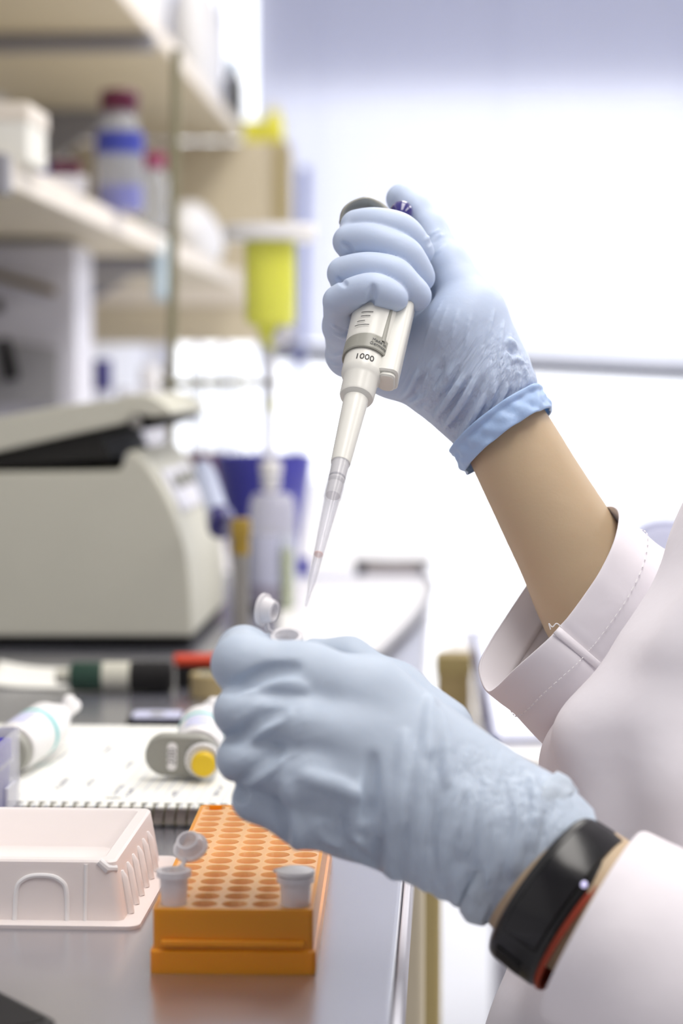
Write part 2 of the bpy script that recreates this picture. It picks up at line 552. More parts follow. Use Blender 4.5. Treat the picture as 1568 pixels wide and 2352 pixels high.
M['rail'] = mat('blind rail', srgb(96, 98, 118), 0.5)
M['pane'] = mat('window glass', srgb(240, 245, 255), 0.02, alpha=0.06, spec=0.5)
M['screen'] = glow('lit screen', srgb(240, 243, 255), 0.6)
M['navy_frame'] = mat('navy frame', srgb(62, 70, 130), 0.4)
M['tube_blue'] = mat('pale blue tube', srgb(205, 215, 240), 0.25, alpha=0.7)
M['ygreen'] = mat('yellow green solution', srgb(210, 220, 150), 0.25, alpha=0.85)
M['shade'] = two_sided('shade cloth', srgb(222, 226, 240), 0.6)
M['black_glass'] = mat('black watch glass', srgb(18, 18, 22), 0.22, spec=0.5)
M['led'] = glow('small light', srgb(215, 210, 250), 0.7)
M['chair'] = mat('lilac fabric', srgb(205, 208, 232), 0.8, vary=0.05)
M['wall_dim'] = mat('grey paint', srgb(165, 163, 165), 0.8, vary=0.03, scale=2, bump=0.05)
M['clear_box'] = mat('clear box plastic', srgb(225, 226, 242), 0.12, alpha=0.33, spec=0.6)
M['wand'] = mat('blue grey wand', srgb(140, 148, 195), 0.4)
# ------------------------------------------------------------------ the room
ZF = -0.91
YW = 6.0
def struct(name, geo, m, **kw):
    kw.setdefault('smooth', False)
    o = put(name, geo, m, **kw); o['kind'] = 'structure'; return o
struct('floor', box(-1.2, 3.2, -1.0, YW + 0.2, ZF - 0.05, ZF), M['floor'])
struct('wall_left', box(-0.95, -0.84, -1.0, YW, ZF, 1.95), M['wall'])
struct('wall_right', box(3.2, 3.3, -1.0, YW, ZF, 1.95), M['wall_dim'])
struct('wall_back', box(-0.95, 3.3, -1.1, -1.0, ZF, 1.95), M['wall_dim'])
struct('ceiling', box(-0.95, 3.3, -1.1, YW + 0.12, 1.95, 2.0), M['wall'])
wx0 = -0.80; wx1 = 2.9
wz0 = -0.80; wz1 = 1.62
struct('wall_far', join(box(-0.95, wx0, YW, YW + 0.12, ZF, 1.95), box(wx0, wx1, YW, YW + 0.12, ZF, wz0), box(wx0, wx1, YW, YW + 0.12, wz1, 1.95),
                        box(wx1, 3.2, YW, YW + 0.12, ZF, 1.95)), M['wall'])
struct('trim_1', box(wx0, wx1, YW - 0.14, YW - 0.001, wz0 - 0.03, wz0), M['wall'])
win = empty('window_1', (wx0, YW + 0.05, wz0)); win['kind'] = 'structure'
def wput(name, geo, m, **kw):
    return put(name, moved(geo, -np.array(win.location)), m, win, smooth=False, **kw)
wput('frame', join(box(wx0, wx0 + 0.03, YW + 0.03, YW + 0.08, wz0, wz1), box(wx1 - 0.03, wx1, YW + 0.03, YW + 0.08, wz0, wz1),
                   box(wx0, wx1, YW + 0.03, YW + 0.08, wz0, wz0 + 0.03), box(wx0, wx1, YW + 0.03, YW + 0.08, wz1 - 0.03, wz1)), M['frame'])
mull = [at_y(x, 900, YW + 0.05)[0] for x in (455, 515, 596, 678)]
mull = [m_ for m_ in mull if m_ > wx0 + 0.04] + [0.9, 1.9]
edges = [wx0 + 0.03] + mull + [wx1 - 0.03]
for x in mull:
    wput('mullion', box(x - 0.008, x + 0.008, YW + 0.035, YW + 0.075, wz0 + 0.03, wz1 - 0.03), M['frame'])
for a, b in zip(edges[:-1], edges[1:]):
    wput('pane', box(a, b, YW + 0.052, YW + 0.056, wz0 + 0.03, wz1 - 0.03), M['pane'])

# venetian blind, its bottom rail hanging a little askew
YB = YW - 0.10
bl = empty('venetian_blind', at_y(1075, 845, YB), 0, 'closed white venetian blind hanging over the bright window', 'blind')
B0 = np.array(bl.location)
bx0 = at_y(592, 500, YB)[0] - B0[0]; bx1 = 1.35 - B0[0]
pitch = 0.0225; nsl = 64
slat_v = []
for a in np.linspace(-1, 1, 5):                                # shallow curved section, nearly upright
    slat_v.append((0.0035 * a - 0.0012 * (1 - a * a), 0.0145 * a))
sg = loft([[(bx0, y, z) for y, z in slat_v], [(bx1, y, z) for y, z in slat_v]], closed=False)
first = None
for i in range(nsl):
    tilt = -0.05 * max(0.0, 1 - i / 26.0) 
    z = 0.062 + i * pitch
    if first is None:
        first = put('slat', sg, M['slat'], bl, loc=(0, 0, z)); first.rotation_euler = (0, -tilt, 0)
    else:
        share(first, 'slat', bl, (0, 0, z), (0, -tilt, 0))
rail = put('bottom_rail', box(bx0, bx1, -0.014, 0.014, -0.008, 0.040), M['rail'], bl, smooth=False, bevel=0.003); rail.rotation_euler = (0, 0.05, 0)
put('head_rail', box(bx0, bx1, -0.02, 0.02, 0.03 + nsl * pitch, 0.07 + nsl * pitch), M['wall'], bl, smooth=False, bevel=0.003)
wa_, wb_ = at_y(697, 385, YB - 0.03) - B0, at_y(686, 1040, YB - 0.03) - B0
put('tilt_wand', tube([wa_, wa_ * 0.4 + wb_ * 0.6, wb_], [0.015, 0.013, 0.005], 12), M['wand'], bl)
for px_ in (735, 1150, 1562):
    x = at_y(px_, 500, YB)[0] - B0[0]
    put('ladder_cord', box(x - 0.0012, x + 0.0012, -0.0105, -0.0085, 0.0, 0.03 + nsl * pitch), M['slat'], bl, smooth=False)

# roller shade drawn part of the way down behind the blind
rs = empty('roller_shade', (0.4, YW - 0.03, at_y(900, 200, YW - 0.03)[2]), 0, 'translucent roller shade behind the top of the blind', 'roller shade')
ro = np.array(rs.location)
put('shade_cloth', moved(box(at_y(592, 200, YW - 0.03)[0], 1.5, YW - 0.031, YW - 0.029, ro[2], 1.6), -ro), M['shade'], rs, smooth=False)
put('hem_bar', moved(box(at_y(592, 200, YW - 0.03)[0], 1.5, YW - 0.036, YW - 0.026, ro[2] - 0.012, ro[2]), -ro), M['wall'], rs, smooth=False, bevel=0.002)

# ------------------------------------------------------------------ bench with its under-cupboard
bench = empty('lab_bench', (-0.4, 1.0, ZF), 0, 'long grey-topped laboratory bench under the shelves', 'bench')
BO = np.array(bench.location)
def bput(name, geo, m, **kw):
    kw.setdefault('smooth', False)
    return put(name, moved(geo, -BO), m, bench, **kw)
bput('bench_top', box(-0.83, -0.021, 0.45, 2.80, -0.03, 0), M['bench'], bevel=0.003)
bput('edge_strip', box(-0.021, -0.0175, 0.45, 2.80, -0.03, -0.0004), M['lilac'], bevel=0.001)
bput('leg', box(-0.075, -0.0135, 1.36, 1.40, ZF, -0.03), M['cream'], bevel=0.004)
bput('cupboard', box(-0.80, -0.003, 1.46, 1.72, ZF, -0.03), M['olive'], bevel=0.003)
bput('cupboard', box(-0.80, -0.09, 1.72, 2.78, ZF, -0.03), M['olive'], bevel=0.003)
wc_ = empty('glare_counter', (-0.42, 3.8, ZF), 0, 'counter running on from the bench, whitened for the window glare', 'counter')  # far run of the bench, painted white for window glare on its top
for nm_, g_ in (('counter_top', box(-0.83, -0.021, 2.806, 5.5, -0.03, -0.001)), ('counter_body', box(-0.80, -0.06, 2.83, 5.45, ZF, -0.03))):
    put(nm_, moved(g_, -np.array(wc_.location)), M['white'], wc_, smooth=False, bevel=0.003)

# shelves over the bench
XS = -0.45
def shelf(name, z0, z1, y0, y1, label):
    s = empty(name, (-0.64, (y0 + y1) / 2, z0), 0, label, 'shelf', 'cream shelves over the bench')
    o = np.array(s.location)
    put('board', moved(box(-0.83, XS - 0.004, y0, y1, z0, z1), -o), M['cream'], s, smooth=False)
    put('edge_band', moved(box(XS - 0.004, XS, y0, y1, z0 - 0.001, z1 + 0.001), -o), M['cream_edge'], s, smooth=False, bevel=0.001)
    return s, o
s1, o1 = shelf('shelf', 0.455, 0.482, 2.2, 4.66, 'lower cream shelf holding the red-capped bottle')
s2, o2 = shelf('shelf', 0.781, 0.808, 1.0, 4.735, 'upper cream shelf with plastic bags along its edge')
for s, o, z, y in ((s1, o1, 0.455, 3.5), (s2, o2, 0.781, 3.27)):
    put('bracket', moved(box(-0.83, XS + 0.005, y - 0.012, y + 0.012, z - 0.028, z - 0.0005), -o), M['bracket'], s, smooth=False, bevel=0.002)
put('end_cap', moved(box(-0.83, XS + 0.002, 2.17, 2.2, 0.445, 0.486), -o1), M['bracket'], s1, smooth=False, bevel=0.003)
for y in (2.9, 4.2):
    for s, o, z in ((s1, o1, 0.455), (s2, o2, 0.781)):
        put('wall_arm', moved(prism([(-0.84, z), (-0.84, z - 0.12), (-0.82, z - 0.12), (-0.62, z)], 'y', y - 0.01, y + 0.01), -o), M['bracket'], s, smooth=False)

pn = empty('end_panel', (-0.59, 4.82, 0.335), 0, 'beige upright board closing the shelves beside the window', 'panel')
po = np.array(pn.location)
xr = at_y(660, 500, 4.75)[0]
put('board', moved(box(-0.83, xr, 4.75, 4.90, 0.335, 0.779), -po), M['beige'], pn, smooth=False, bevel=0.003)
put('edge_batten', moved(box(xr - 0.026, xr + 0.001, 4.738, 4.905, 0.335, 0.7795), -po), M['olive'], pn, smooth=False, bevel=0.003)
put('cross_batten', moved(box(-0.83, xr - 0.03, 4.742, 4.7498, 0.42, 0.50), -po), M['cream_edge'], pn, smooth=False, bevel=0.002)
# ------------------------------------------------------------------ the person: hands, arms, coat
def pxr(r, d):                       # a radius in pixels at depth d (mm) to mm
    return r * d / FPX

def chain_px(b, pts, k=3.0, mode='+', fine=False):
    """pts: (px, py, depth mm, radius px)"""
    if fine: pts = spline(pts, 5)
    P = [cmm(p[0], p[1], p[2]) for p in pts]; r = [pxr(p[3], p[2]) for p in pts]
    return b.chain(P, r, k, mode)

# ---- right hand: closed round the pipette, thumb on the button
lo = np.minimum(cmm(700, 400, 1040), cmm(700, 400, 1200)); hi = np.maximum(cmm(1290, 1090, 1200), cmm(1290, 1090, 1040))
rh = Body((lo[0] - 2, lo[1] - 2, 1030), (hi[0] + 2, hi[1] + 2, 1200), 0.75)
palm = rh
# thumb and its root
chain_px(palm, [(921, 457, 1146, 35), (950, 486, 1144, 37), (986, 530, 1138, 38), (1030, 612, 1124, 47), (1085, 725, 1108, 75), (1135, 850, 1108, 84)], 5)
# heel of the hand down to the wrist
chain_px(palm, [(1060, 760, 1106, 95), (1110, 880, 1106, 98), (1150, 968, 1110, 100)], 6)
chain_px(palm, [(800, 818, 1126, 50), (900, 850, 1132, 58), (1010, 890, 1122, 66), (1120, 970, 1112, 84)], 8)
chain_px(palm, [(985, 800, 1118, 80), (1075, 900, 1110, 95)], 8)
chain_px(palm, [(905, 560, 1156, 45), (985, 700, 1142, 75), (1100, 900, 1120, 90)], 8)
chain_px(palm, [(862, 630, 1158, 45), (960, 760, 1146, 75), (1100, 920, 1120, 85)], 8)
chain_px(palm, [(828, 715, 1148, 46), (930, 820, 1142, 68), (1100, 940, 1118, 85)], 8)
# first bones of the fingers, from the knuckles behind the pipette
chain_px(palm, [(905, 560, 1156, 42), (818, 520, 1106, 37)], 4)
chain_px(palm, [(862, 630, 1158, 43), (802, 555, 1100, 38)], 4)
chain_px(palm, [(828, 715, 1148, 44), (789, 628, 1090, 38)], 4)
chain_px(palm, [(798, 812, 1126, 48), (783, 750, 1098, 40), (777, 692, 1080, 36)], 4)
fin = [
    [(818, 520, 1106, 37), (865, 516, 1100, 37), (925, 530, 1100, 36), (966, 578, 1108, 31)],
    [(802, 555, 1100, 38), (855, 554, 1093, 38), (922, 578, 1091, 37), (945, 605, 1093, 36), (966, 638, 1098, 33)],
    [(789, 628, 1090, 38), (845, 618, 1083, 37), (902, 628, 1081, 37), (930, 655, 1083, 36), (957, 680, 1088, 34)],
    [(777, 692, 1080, 36), (820, 672, 1074, 36), (858, 665, 1071, 36), (888, 676, 1072, 34), (908, 687, 1076, 29)],
]
for c in fin:
    g = rh.new()
    chain_px(g, c, 1.5, '+', True)
    rh.add(g, 0.8)
# puffed glove round the wrist above the rolled rim
chain_px(palm, [(1160, 830, 1100, 22), (1200, 880, 1102, 30)], 6)
# folds of the rubber
for path, r in [
    ([(960, 873), (980, 850), (999, 823)], 1.0), ([(955, 928), (988, 904), (1010, 856)], 1.1),
    ([(968, 930), (1014, 888), (1036, 841)], 1.1), ([(1001, 962), (1036, 910), (1062, 868)], 1.2),
    ([(1022, 980), (1064, 921), (1094, 865)], 1.2), ([(1055, 1018), (1094, 951), (1112, 915)], 1.1),
    ([(1073, 1008), (1118, 935), (1131, 890), (1134, 850)], 1.0), ([(1118, 790), (1124, 750), (1134, 712)], 0.9),
    ([(1144, 830), (1149, 775), (1156, 737)], 1.1), ([(1166, 880), (1167, 820), (1172, 770)], 1.2),
    ([(1100, 985), (1130, 945), (1150, 880)], 0.9), ([(1184, 915), (1190, 880), (1192, 850)], 1.3),
    ([(1205, 900), (1210, 870), (1203, 840)], 1.1), ([(1150, 940), (1162, 905), (1160, 870)], 0.9),
    ([(930, 920), (948, 890), (962, 850)], 0.9), ([(905, 912), (930, 880), (945, 845)], 0.8),
    ([(973, 800), (990, 750), (1014, 695)], 0.8), ([(1000, 800), (1012, 750), (1028, 705)], 0.7),
    ([(1035, 800), (1042, 750), (1052, 712)], 0.7), ([(1070, 800), (1072, 760), (1080, 722)], 0.7),
    ([(1185, 800), (1172, 785), (1160, 790)], 1.6), ([(1205, 835), (1185, 825), (1172, 830)], 1.3),
    ([(975, 552), (992, 538), (1008, 528)], 0.9), ([(982, 568), (1005, 548), (1018, 540)], 0.9), ([(1000, 585), (1020, 562)], 0.8),
    ([(760, 745), (790, 757), (815, 752)], 1.0), ([(765, 765), (795, 775), (815, 772)], 0.9), ([(757, 820), (780, 812), (795, 806)], 0.8),
    ([(760, 835), (780, 838)], 0.7),
]:
    rh.fold(path, r * 1.2, 1.0, 0.2, '+')
for path, r in [
    ([(958, 905), (985, 872), (1006, 830)], 1.5), ([(945, 926), (985, 905), (1012, 850)], 1.6), ([(972, 938), (1016, 892), (1040, 838)], 1.7), ([(998, 962), (1038, 910), (1066, 862)], 1.8),
    ([(1020, 984), (1064, 924), (1096, 860)], 1.9), ([(1050, 1018), (1092, 956), (1116, 905)], 1.8), ([(1075, 1012), (1120, 940), (1138, 880)], 1.6), ([(1108, 990), (1142, 940), (1160, 890)], 1.5),
    ([(915, 916), (945, 890), (960, 850)], 1.3)]:
    rh.fold(path, r, 2.0, 0.45, '+')
    rh.fold([(x + 13, y + 7) for x, y in path], r * 0.75, 2.2, 0.3, '-')
for path, r in [
    ([(856, 655), (854, 682), (846, 712)], 1.7), ([(830, 706), (845, 700), (856, 692)], 0.8),
    ([(786, 560), (800, 568), (812, 584)], 0.9), ([(770, 750), (795, 764), (818, 762)], 0.8),
    ([(776, 640), (786, 648), (794, 656)], 0.7), ([(986, 562), (1008, 540)], 0.9), ([(1180, 812), (1168, 800)], 1.2),
]:
    rh.fold(path, r, 1.6, 0.3, '-')

# ---- left hand: nearer, back towards the camera, tube between thumb and forefinger
lh = Body((cmm(440, 0, 1000)[0], cmm(0, 1420, 860)[1], 840), (cmm(1340, 0, 900)[0] + 4, cmm(0, 2150, 930)[1] + 4, 1000), 1.0)
# back of the hand
for a, b in [((850, 1605, 915, 92), (1180, 1870, 905, 112)), ((825, 1705, 903, 86), (1170, 1920, 898, 112)),
             ((805, 1805, 900, 82), (1150, 1960, 898, 112)), ((800, 1890, 906, 76), (1120, 1985, 905, 108)),
             ((930, 1650, 935, 70), (1190, 1900, 915, 110))]:
    chain_px(lh, [a, b], 14)
chain_px(lh, [(1120, 1900, 905, 140), (1205, 1955, 905, 160), (1290, 2010, 900, 158)], 10)
# first finger bones
chain_px(lh, [(850, 1605, 915, 90), (700, 1560, 905, 78), (555, 1525, 903, 68)], 8)
chain_px(lh, [(825, 1705, 903, 84), (690, 1668, 893, 66), (548, 1636, 893, 56)], 6)
chain_px(lh, [(805, 1805, 900, 80), (690, 1780, 890, 62), (552, 1744, 892, 53)], 6)
chain_px(lh, [(800, 1890, 906, 76), (700, 1880, 898, 62), (585, 1836, 900, 50)], 6)
# bent second and third bones going round behind
for c in [[(555, 1525, 903, 68), (560, 1500, 935, 60), (620, 1512, 955, 52), (668, 1530, 962, 46)],
          [(548, 1636, 893, 56), (560, 1640, 930, 52), (640, 1650, 950, 48)],
          [(552, 1744, 892, 53), (570, 1745, 930, 50), (650, 1750, 945, 46)],
          [(585, 1836, 900, 50), (605, 1838, 932, 46), (670, 1840, 940, 42)]]:
    g = lh.new(); chain_px(g, c, 4); lh.add(g, 3.0)
# thumb behind, pressing the tube against the forefinger
g = lh.new()
chain_px(g, [(1010, 1680, 950, 80), (905, 1592, 960, 68), (800, 1518, 970, 50), (722, 1504, 972, 38)], 6)
lh.add(g, 2.0)
for path, r in [
    ([(968, 1720), (966, 1800), (958, 1920), (944, 2035)], 2.2), ([(1049, 1800), (1036, 1880), (1020, 1960), (1010, 2060)], 2.4),
    ([(905, 1800), (900, 1900), (885, 2000)], 1.8), ([(830, 1800), (815, 1880), (812, 1960)], 1.8), ([(990, 1600), (985, 1680), (982, 1730)], 1.4),
    ([(1010, 1640), (1025, 1720), (1030, 1800)], 1.3), ([(700, 1785), (770, 1805), (830, 1830)], 2.0), ([(660, 1800), (668, 1870), (680, 1945)], 2.0),
    ([(730, 1890), (770, 1925), (830, 1940)], 1.8), ([(860, 1990), (850, 2030), (845, 2052)], 1.8), ([(905, 2000), (900, 2040), (895, 2066)], 1.6),
    ([(985, 1960), (975, 2030), (965, 2085)], 1.8), ([(1080, 1800), (1075, 1880), (1062, 1960)], 1.6), ([(1120, 1800), (1112, 1900), (1100, 1990)], 1.4),
    ([(560, 1590), (640, 1572), (700, 1580)], 1.5), ([(560, 1700), (620, 1660), (660, 1640)], 1.4), ([(560, 1800), (600, 1770), (640, 1745)], 1.3),
    ([(930, 1690), (925, 1800), (915, 1900)], 1.2),
    ([(740, 1960), (760, 1990), (770, 2015)], 1.5), ([(1150, 1850), (1140, 1950), (1120, 2040)], 1.4), ([(1180, 1800), (1190, 1900), (1170, 2000)], 1.3),
    ([(1220, 1790), (1230, 1860), (1215, 1940)], 1.3), ([(1060, 1990), (1050, 2040), (1045, 2095)], 1.5),
]:
    lh.fold(path, r * 0.85, 4.5, 0.5, '+')
for path, r in [
    ([(478, 1588), (540, 1580), (610, 1545), (680, 1535)], 2.0), ([(492, 1692), (545, 1692), (600, 1650), (650, 1630)], 2.2),
    ([(510, 1795), (550, 1795), (600, 1755), (640, 1720)], 2.0), ([(540, 1815), (556, 1822)], 2.5),
    ([(745, 1905), (800, 1950), (850, 1985)], 2.0), ([(640, 1840), (650, 1900), (660, 1960)], 1.6),
    ([(855, 1740), (850, 1820), (840, 1880)], 1.4), ([(790, 1990), (800, 2020), (815, 2040)], 2.0), ([(870, 1930), (860, 1990), (850, 2040)], 1.6),
]:
    lh.fold(path, r * 0.6, 4.5, 0.3, '-')

# ---- skin: one body, trunk and both arms, under coat and gloves
bd = Body((cmm(1060, 0, 1100)[0] - 5, cmm(0, 850, 1100)[1], 760), (430, 330, 1290), 3.2)
chain_px(bd, [(1130, 930, 1110, 84), (1160, 990, 1109, 102), (1235, 1130, 1104, 113), (1312, 1268, 1100, 125), (1400, 1430, 1098, 140), (1600, 1700, 1110, 160)], 0.8, '+', True)
bd.chain([cmm(1600, 1700, 1110), np.array([330, 20, 1110.])], [36, 44], 10)
chain_px(bd, [(1180, 1950, 905, 145), (1250, 2010, 900, 168), (1420, 2120, 880, 174), (1640, 2260, 860, 190)], 0.8, '+', True)
bd.chain([cmm(1640, 2260, 860), np.array([240, 200, 880.]), np.array([330, 10, 950.])], [38, 42, 44], 10)
bd.chain([np.array([340, 0, 950.]), np.array([340, 0, 1110.])], [46, 46], 20)
bd.chain([np.array([340, 30, 1020.]), np.array([310, 200, 1020.]), np.array([300, 310, 1020.])], [70, 66, 66], 20)

def wrinkle(m, c, ax, r0, r1, scale, long, strength, dist):
    """stretched folds of the rubber round a place c, running along ax"""
    nt = m.node_tree; N = nt.nodes; L = nt.links; b = base_of(m)
    geo = N.new('ShaderNodeNewGeometry')
    d, u, w = frame_of(ax)
    cb = N.new('ShaderNodeCombineXYZ')
    for k, (v, s_) in enumerate(((d, long), (u, scale), (w, scale))):
        dt = N.new('ShaderNodeVectorMath'); dt.operation = 'DOT_PRODUCT'; dt.inputs[1].default_value = tuple(v * s_)
        L.new(geo.outputs['Position'], dt.inputs[0]); L.new(dt.outputs['Value'], cb.inputs[k])
    nz = N.new('ShaderNodeTexNoise'); nz.inputs['Scale'].default_value = 1.0; nz.inputs['Detail'].default_value = 2.5; nz.inputs['Roughness'].default_value = 0.55
    L.new(cb.outputs[0], nz.inputs['Vector'])
    ds = N.new('ShaderNodeVectorMath'); ds.operation = 'DISTANCE'; ds.inputs[1].default_value = tuple(c)
    L.new(geo.outputs['Position'], ds.inputs[0])
    mr = N.new('ShaderNodeMapRange'); mr.interpolation_type = 'SMOOTHSTEP'
    mr.inputs['From Min'].default_value = r0; mr.inputs['From Max'].default_value = r1
    mr.inputs['To Min'].default_value = strength; mr.inputs['To Max'].default_value = 0.0
    L.new(ds.outputs['Value'], mr.inputs['Value'])
    bp = N.new('ShaderNodeBump'); bp.inputs['Distance'].default_value = dist
    L.new(mr.outputs['Result'], bp.inputs['Strength']); L.new(nz.outputs['Fac'], bp.inputs['Height'])
    old = b.inputs['Normal'].links
    if old: L.new(old[0].from_socket, bp.inputs['Normal'])
    L.new(bp.outputs['Normal'], b.inputs['Normal'])
wrinkle(M['glove'], W(1095, 930, 1.085), R * 0.5 + U * 0.86, 0.022, 0.050, 330, 26, 0.7, 0.004)
wrinkle(M['glove'], W(1180, 850, 1.085), R * 0.1 + U * 0.99, 0.006, 0.022, 300, 60, 0.8, 0.003)
wrinkle(M['glove'], W(795, 770, 1.06), R * 0.95 + U * 0.1, 0.004, 0.022, 260, 60, 0.6, 0.003)
wrinkle(M['glove_grey'], W(1130, 1930, 0.87), R * 0.2 + U * 0.97, 0.02, 0.06, 150, 22, 0.7, 0.006)
wrinkle(M['glove_grey'], W(800, 1960, 0.88), R * 0.2 + U * 0.9, 0.012, 0.04, 130, 40, 0.6, 0.006)
wrinkle(M['glove_grey'], W(620, 1700, 0.87), R * 0.85 + U * 0.5, 0.010, 0.035, 140, 40, 0.5, 0.005)

person = put_body('person', bd, M['skin'])
tag(person, 'person in a white lab coat and blue gloves pipetting into a small tube', 'person')
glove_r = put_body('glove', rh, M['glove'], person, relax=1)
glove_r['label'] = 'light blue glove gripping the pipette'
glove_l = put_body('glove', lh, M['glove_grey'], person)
glove_l['label'] = 'pale blue glove holding the small tube'
# ------------------------------------------------------------------ the pipette and its tip
T0 = cam2world([cmm(702, 1393, 965)])[0]
T1 = cam2world([cmm(922, 487, 1130)])[0]
PL = np.linalg.norm(T1 - T0); PD = (T1 - T0) / PL
PE = R - PD * np.dot(R, PD); PE /= np.linalg.norm(PE)      # to the right in the picture
PG = np.cross(PE, PD)
if np.dot(PG, F) > 0: PG = -PG                              # towards the camera
def sy(py):
    """distance along the pipette whose axis point lies at picture height py"""
    a, b = 0.0, 1.25
    for _ in range(50):
        m = (a + b) / 2; p = T0 + PD * PL * m - CAM
        y = CY - np.dot(p, U) / np.dot(p, F) * FPX
        if y > py: a = m
        else: b = m
    return a * PL
def rp(r, py):
    p = T0 + PD * sy(py) - CAM
    return r * np.dot(p, F) / FPX
def plathe(prof, n=48, caps=True):
    return lathe([(rp(r, y), sy(y)) for r, y in prof], n, caps, T0, PD)
def ploc(e, g, s):
    return T0 + PE * e + PG * g + PD * s

pip = empty('pipette', T0 + PD * sy(1064), 0, 'ivory adjustable pipette gripped in the raised blue glove', 'pipette')
PO = np.array(pip.location)
def pput(name, geo, m, parent=None, **kw):
    return put(name, moved(geo, -PO), m, pip if parent is None else parent, **kw)

cone = pput('shaft', plathe([(19, 1066), (23, 1064), (23.5, 1060), (28.5, 930), (28.5, 919), (30, 918.5), (38, 914), (40, 910), (40.5, 877),
                             (43, 873), (47.5, 865), (48, 861), (48.5, 824), (45, 820)]), M['pip_white'], angle=25)
ring = pput('collar', plathe([(50, 832), (53, 833), (54.5, 831), (55, 804), (53.5, 802)]), M['pip_grey'], angle=25)
body_ = pput('handle', plathe([(49, 806), (53.5, 803), (54.5, 800), (57, 700), (56, 620), (50, 570), (36, 545), (20, 535)]), M['pip_white'], angle=40)
# ejector sleeve: rounded bar on the right side with a boxy foot
def bar(e0, e1, g0, g1, s0, s1, r=0.002, slant=0.0):
    rings = []
    for s, k in ((s0, 0.0), (s0 + 0.0008, 1.0), (s1, 1.0)):
        sh = 0.0007 * (1 - k)
        rings.append([ploc(x, y, s + slant * (x - e0)) for x, y in rrect(e0 + sh, e1 - sh, g0 + sh, g1 - sh, r)])
    return loft(rings)
ej = pput('ejector', bar(0.0065, 0.0180, -0.0085, 0.0065, sy(862), sy(560), 0.0035), M['pip_white'], angle=35)
pput('ejector_foot', bar(0.0085, 0.0168, -0.007, 0.005, sy(870), sy(850), 0.003), M['pip_white'], ej, angle=35)
pput('ejector_groove', bar(0.0062, 0.0088, 0.0055, 0.0098, sy(812), sy(600), 0.001), M['pip_grey'], ej, angle=35)
pput('display_window', bar(0.001, 0.0085, 0.0085, 0.0112, sy(728), sy(640), 0.001), M['pip_dark'], angle=35)
# finger hook at the top, reaching out to the left
hp = spline([(783, 512, 1117, 1.6, 5), (790, 490, 1119, 2.2, 7), (808, 475, 1121, 2.6, 8), (838, 467, 1122, 3.0, 9), (862, 475, 1124, 3.6, 9),
             (880, 490, 1126, 4.5, 9), (900, 520, 1124, 5.5, 8)], 6)
rings = []
for i, p in enumerate(hp):
    q = cmm(p[0], p[1], p[2]); a = hp[max(i - 1, 0)]; b = hp[min(i + 1, len(hp) - 1)]
    t = np.array([b[0] - a[0], b[1] - a[1]]); t /= np.linalg.norm(t); nrm = np.array([-t[1], t[0], 0])
    dz = np.array([0, 0.15, 0.99])
    rings.append(cam2world([q + nrm * p[3] * math.cos(an) * 0.75 + dz * p[4] * math.sin(an) for an in np.linspace(0, 2 * math.pi, 20, endpoint=False)]))
pput('finger_hook', loft(rings), M['pip_grey'], angle=60)
pput('button', plathe([(14, 520), (14, 500), (22, 502), (26, 496), (27, 488), (25, 480), (17, 474), (6, 472)], 32), M['navy'], angle=50)

def wrap_text(name, body, size, m, parent, s_c, r, th0, lift=0.0, line=1.0):
    me0 = text(name, body, size, m, parent, None, None)
    me = bpy.data.meshes.new(name)
    bm = bmesh.new(); bm.from_mesh(me0)
    for v in bm.verts:
        th = th0 + v.co.x / r; rr = r + 0.00006 + (0.0001 if v.co.z > 0 else 0)
        w = T0 + PD * (s_c + v.co.y) + PE * math.sin(th) * rr + PG * math.cos(th) * rr - PO
        v.co = Vector(w)
    bm.to_mesh(me); bm.free(); bpy.data.meshes.remove(me0)
    me.materials.append(m)
    o = bpy.data.objects.new(name, me); link(o, parent)
    return o
wrap_text('volume_mark', '1000', 0.0050, M['ink'], cone, sy(852), rp(48.3, 850), math.radians(4))
wrap_text('origin_mark', 'Made in\nGermany', 0.0026, M['pip_dark'], ring, sy(818.5), rp(55.1, 818), math.radians(32))
for k, (th, s_, w_) in enumerate([(-14, 757, 0.0032), (-16, 766, 0.0026), (-24, 777, 0.0022), (-20, 786, 0.0040)]):
    th = math.radians(th); r_ = rp(57.6, 740)
    rr = [[ploc(math.sin(th + a) * (r_ + l), math.cos(th + a) * (r_ + l), sy(s_) + dz_) for a in np.linspace(-w_, w_, 5) / 0.013]
          for l, dz_ in ((0, -0.00018), (0.00012, -0.00018), (0.00012, 0.00018), (0, 0.00018))]
    pput('print_line', loft(rr, closed=False), M['ink'], body_, smooth=False)

tip = empty('pipette_tip', T0, 0, 'clear filter tip pushed on the end of the pipette', 'pipette tip')
def tput(name, geo, m, **kw):
    return put(name, moved(geo, -T0), m, tip, **kw)
tput('tip_wall', plathe([(2.2, 1393), (3.2, 1388), (5.5, 1360), (9.5, 1335), (11, 1300), (13.5, 1240), (18.5, 1146), (20.5, 1142), (21.8, 1080), (22.6, 1058), (21.5, 1058),
                         (20, 1082), (18.5, 1140), (16.5, 1148), (12, 1240), (9, 1300), (3.5, 1362), (1.2, 1392)], 40, False), M['clear'], angle=30)
tput('nozzle', plathe([(20, 1066), (19, 1104), (15, 1106)]), M['pip_white'], angle=30)
tput('nozzle_ring', plathe([(19.2, 1096), (19.6, 1097), (19.4, 1100), (19, 1101)]), M['pip_dark'], angle=30)
tput('filter', plathe([(17.5, 1112), (17, 1138)]), M['filter'], angle=30)
tput('droplet', plathe([(10, 1275), (10.6, 1272)], 24), M['orange_line'], angle=30)
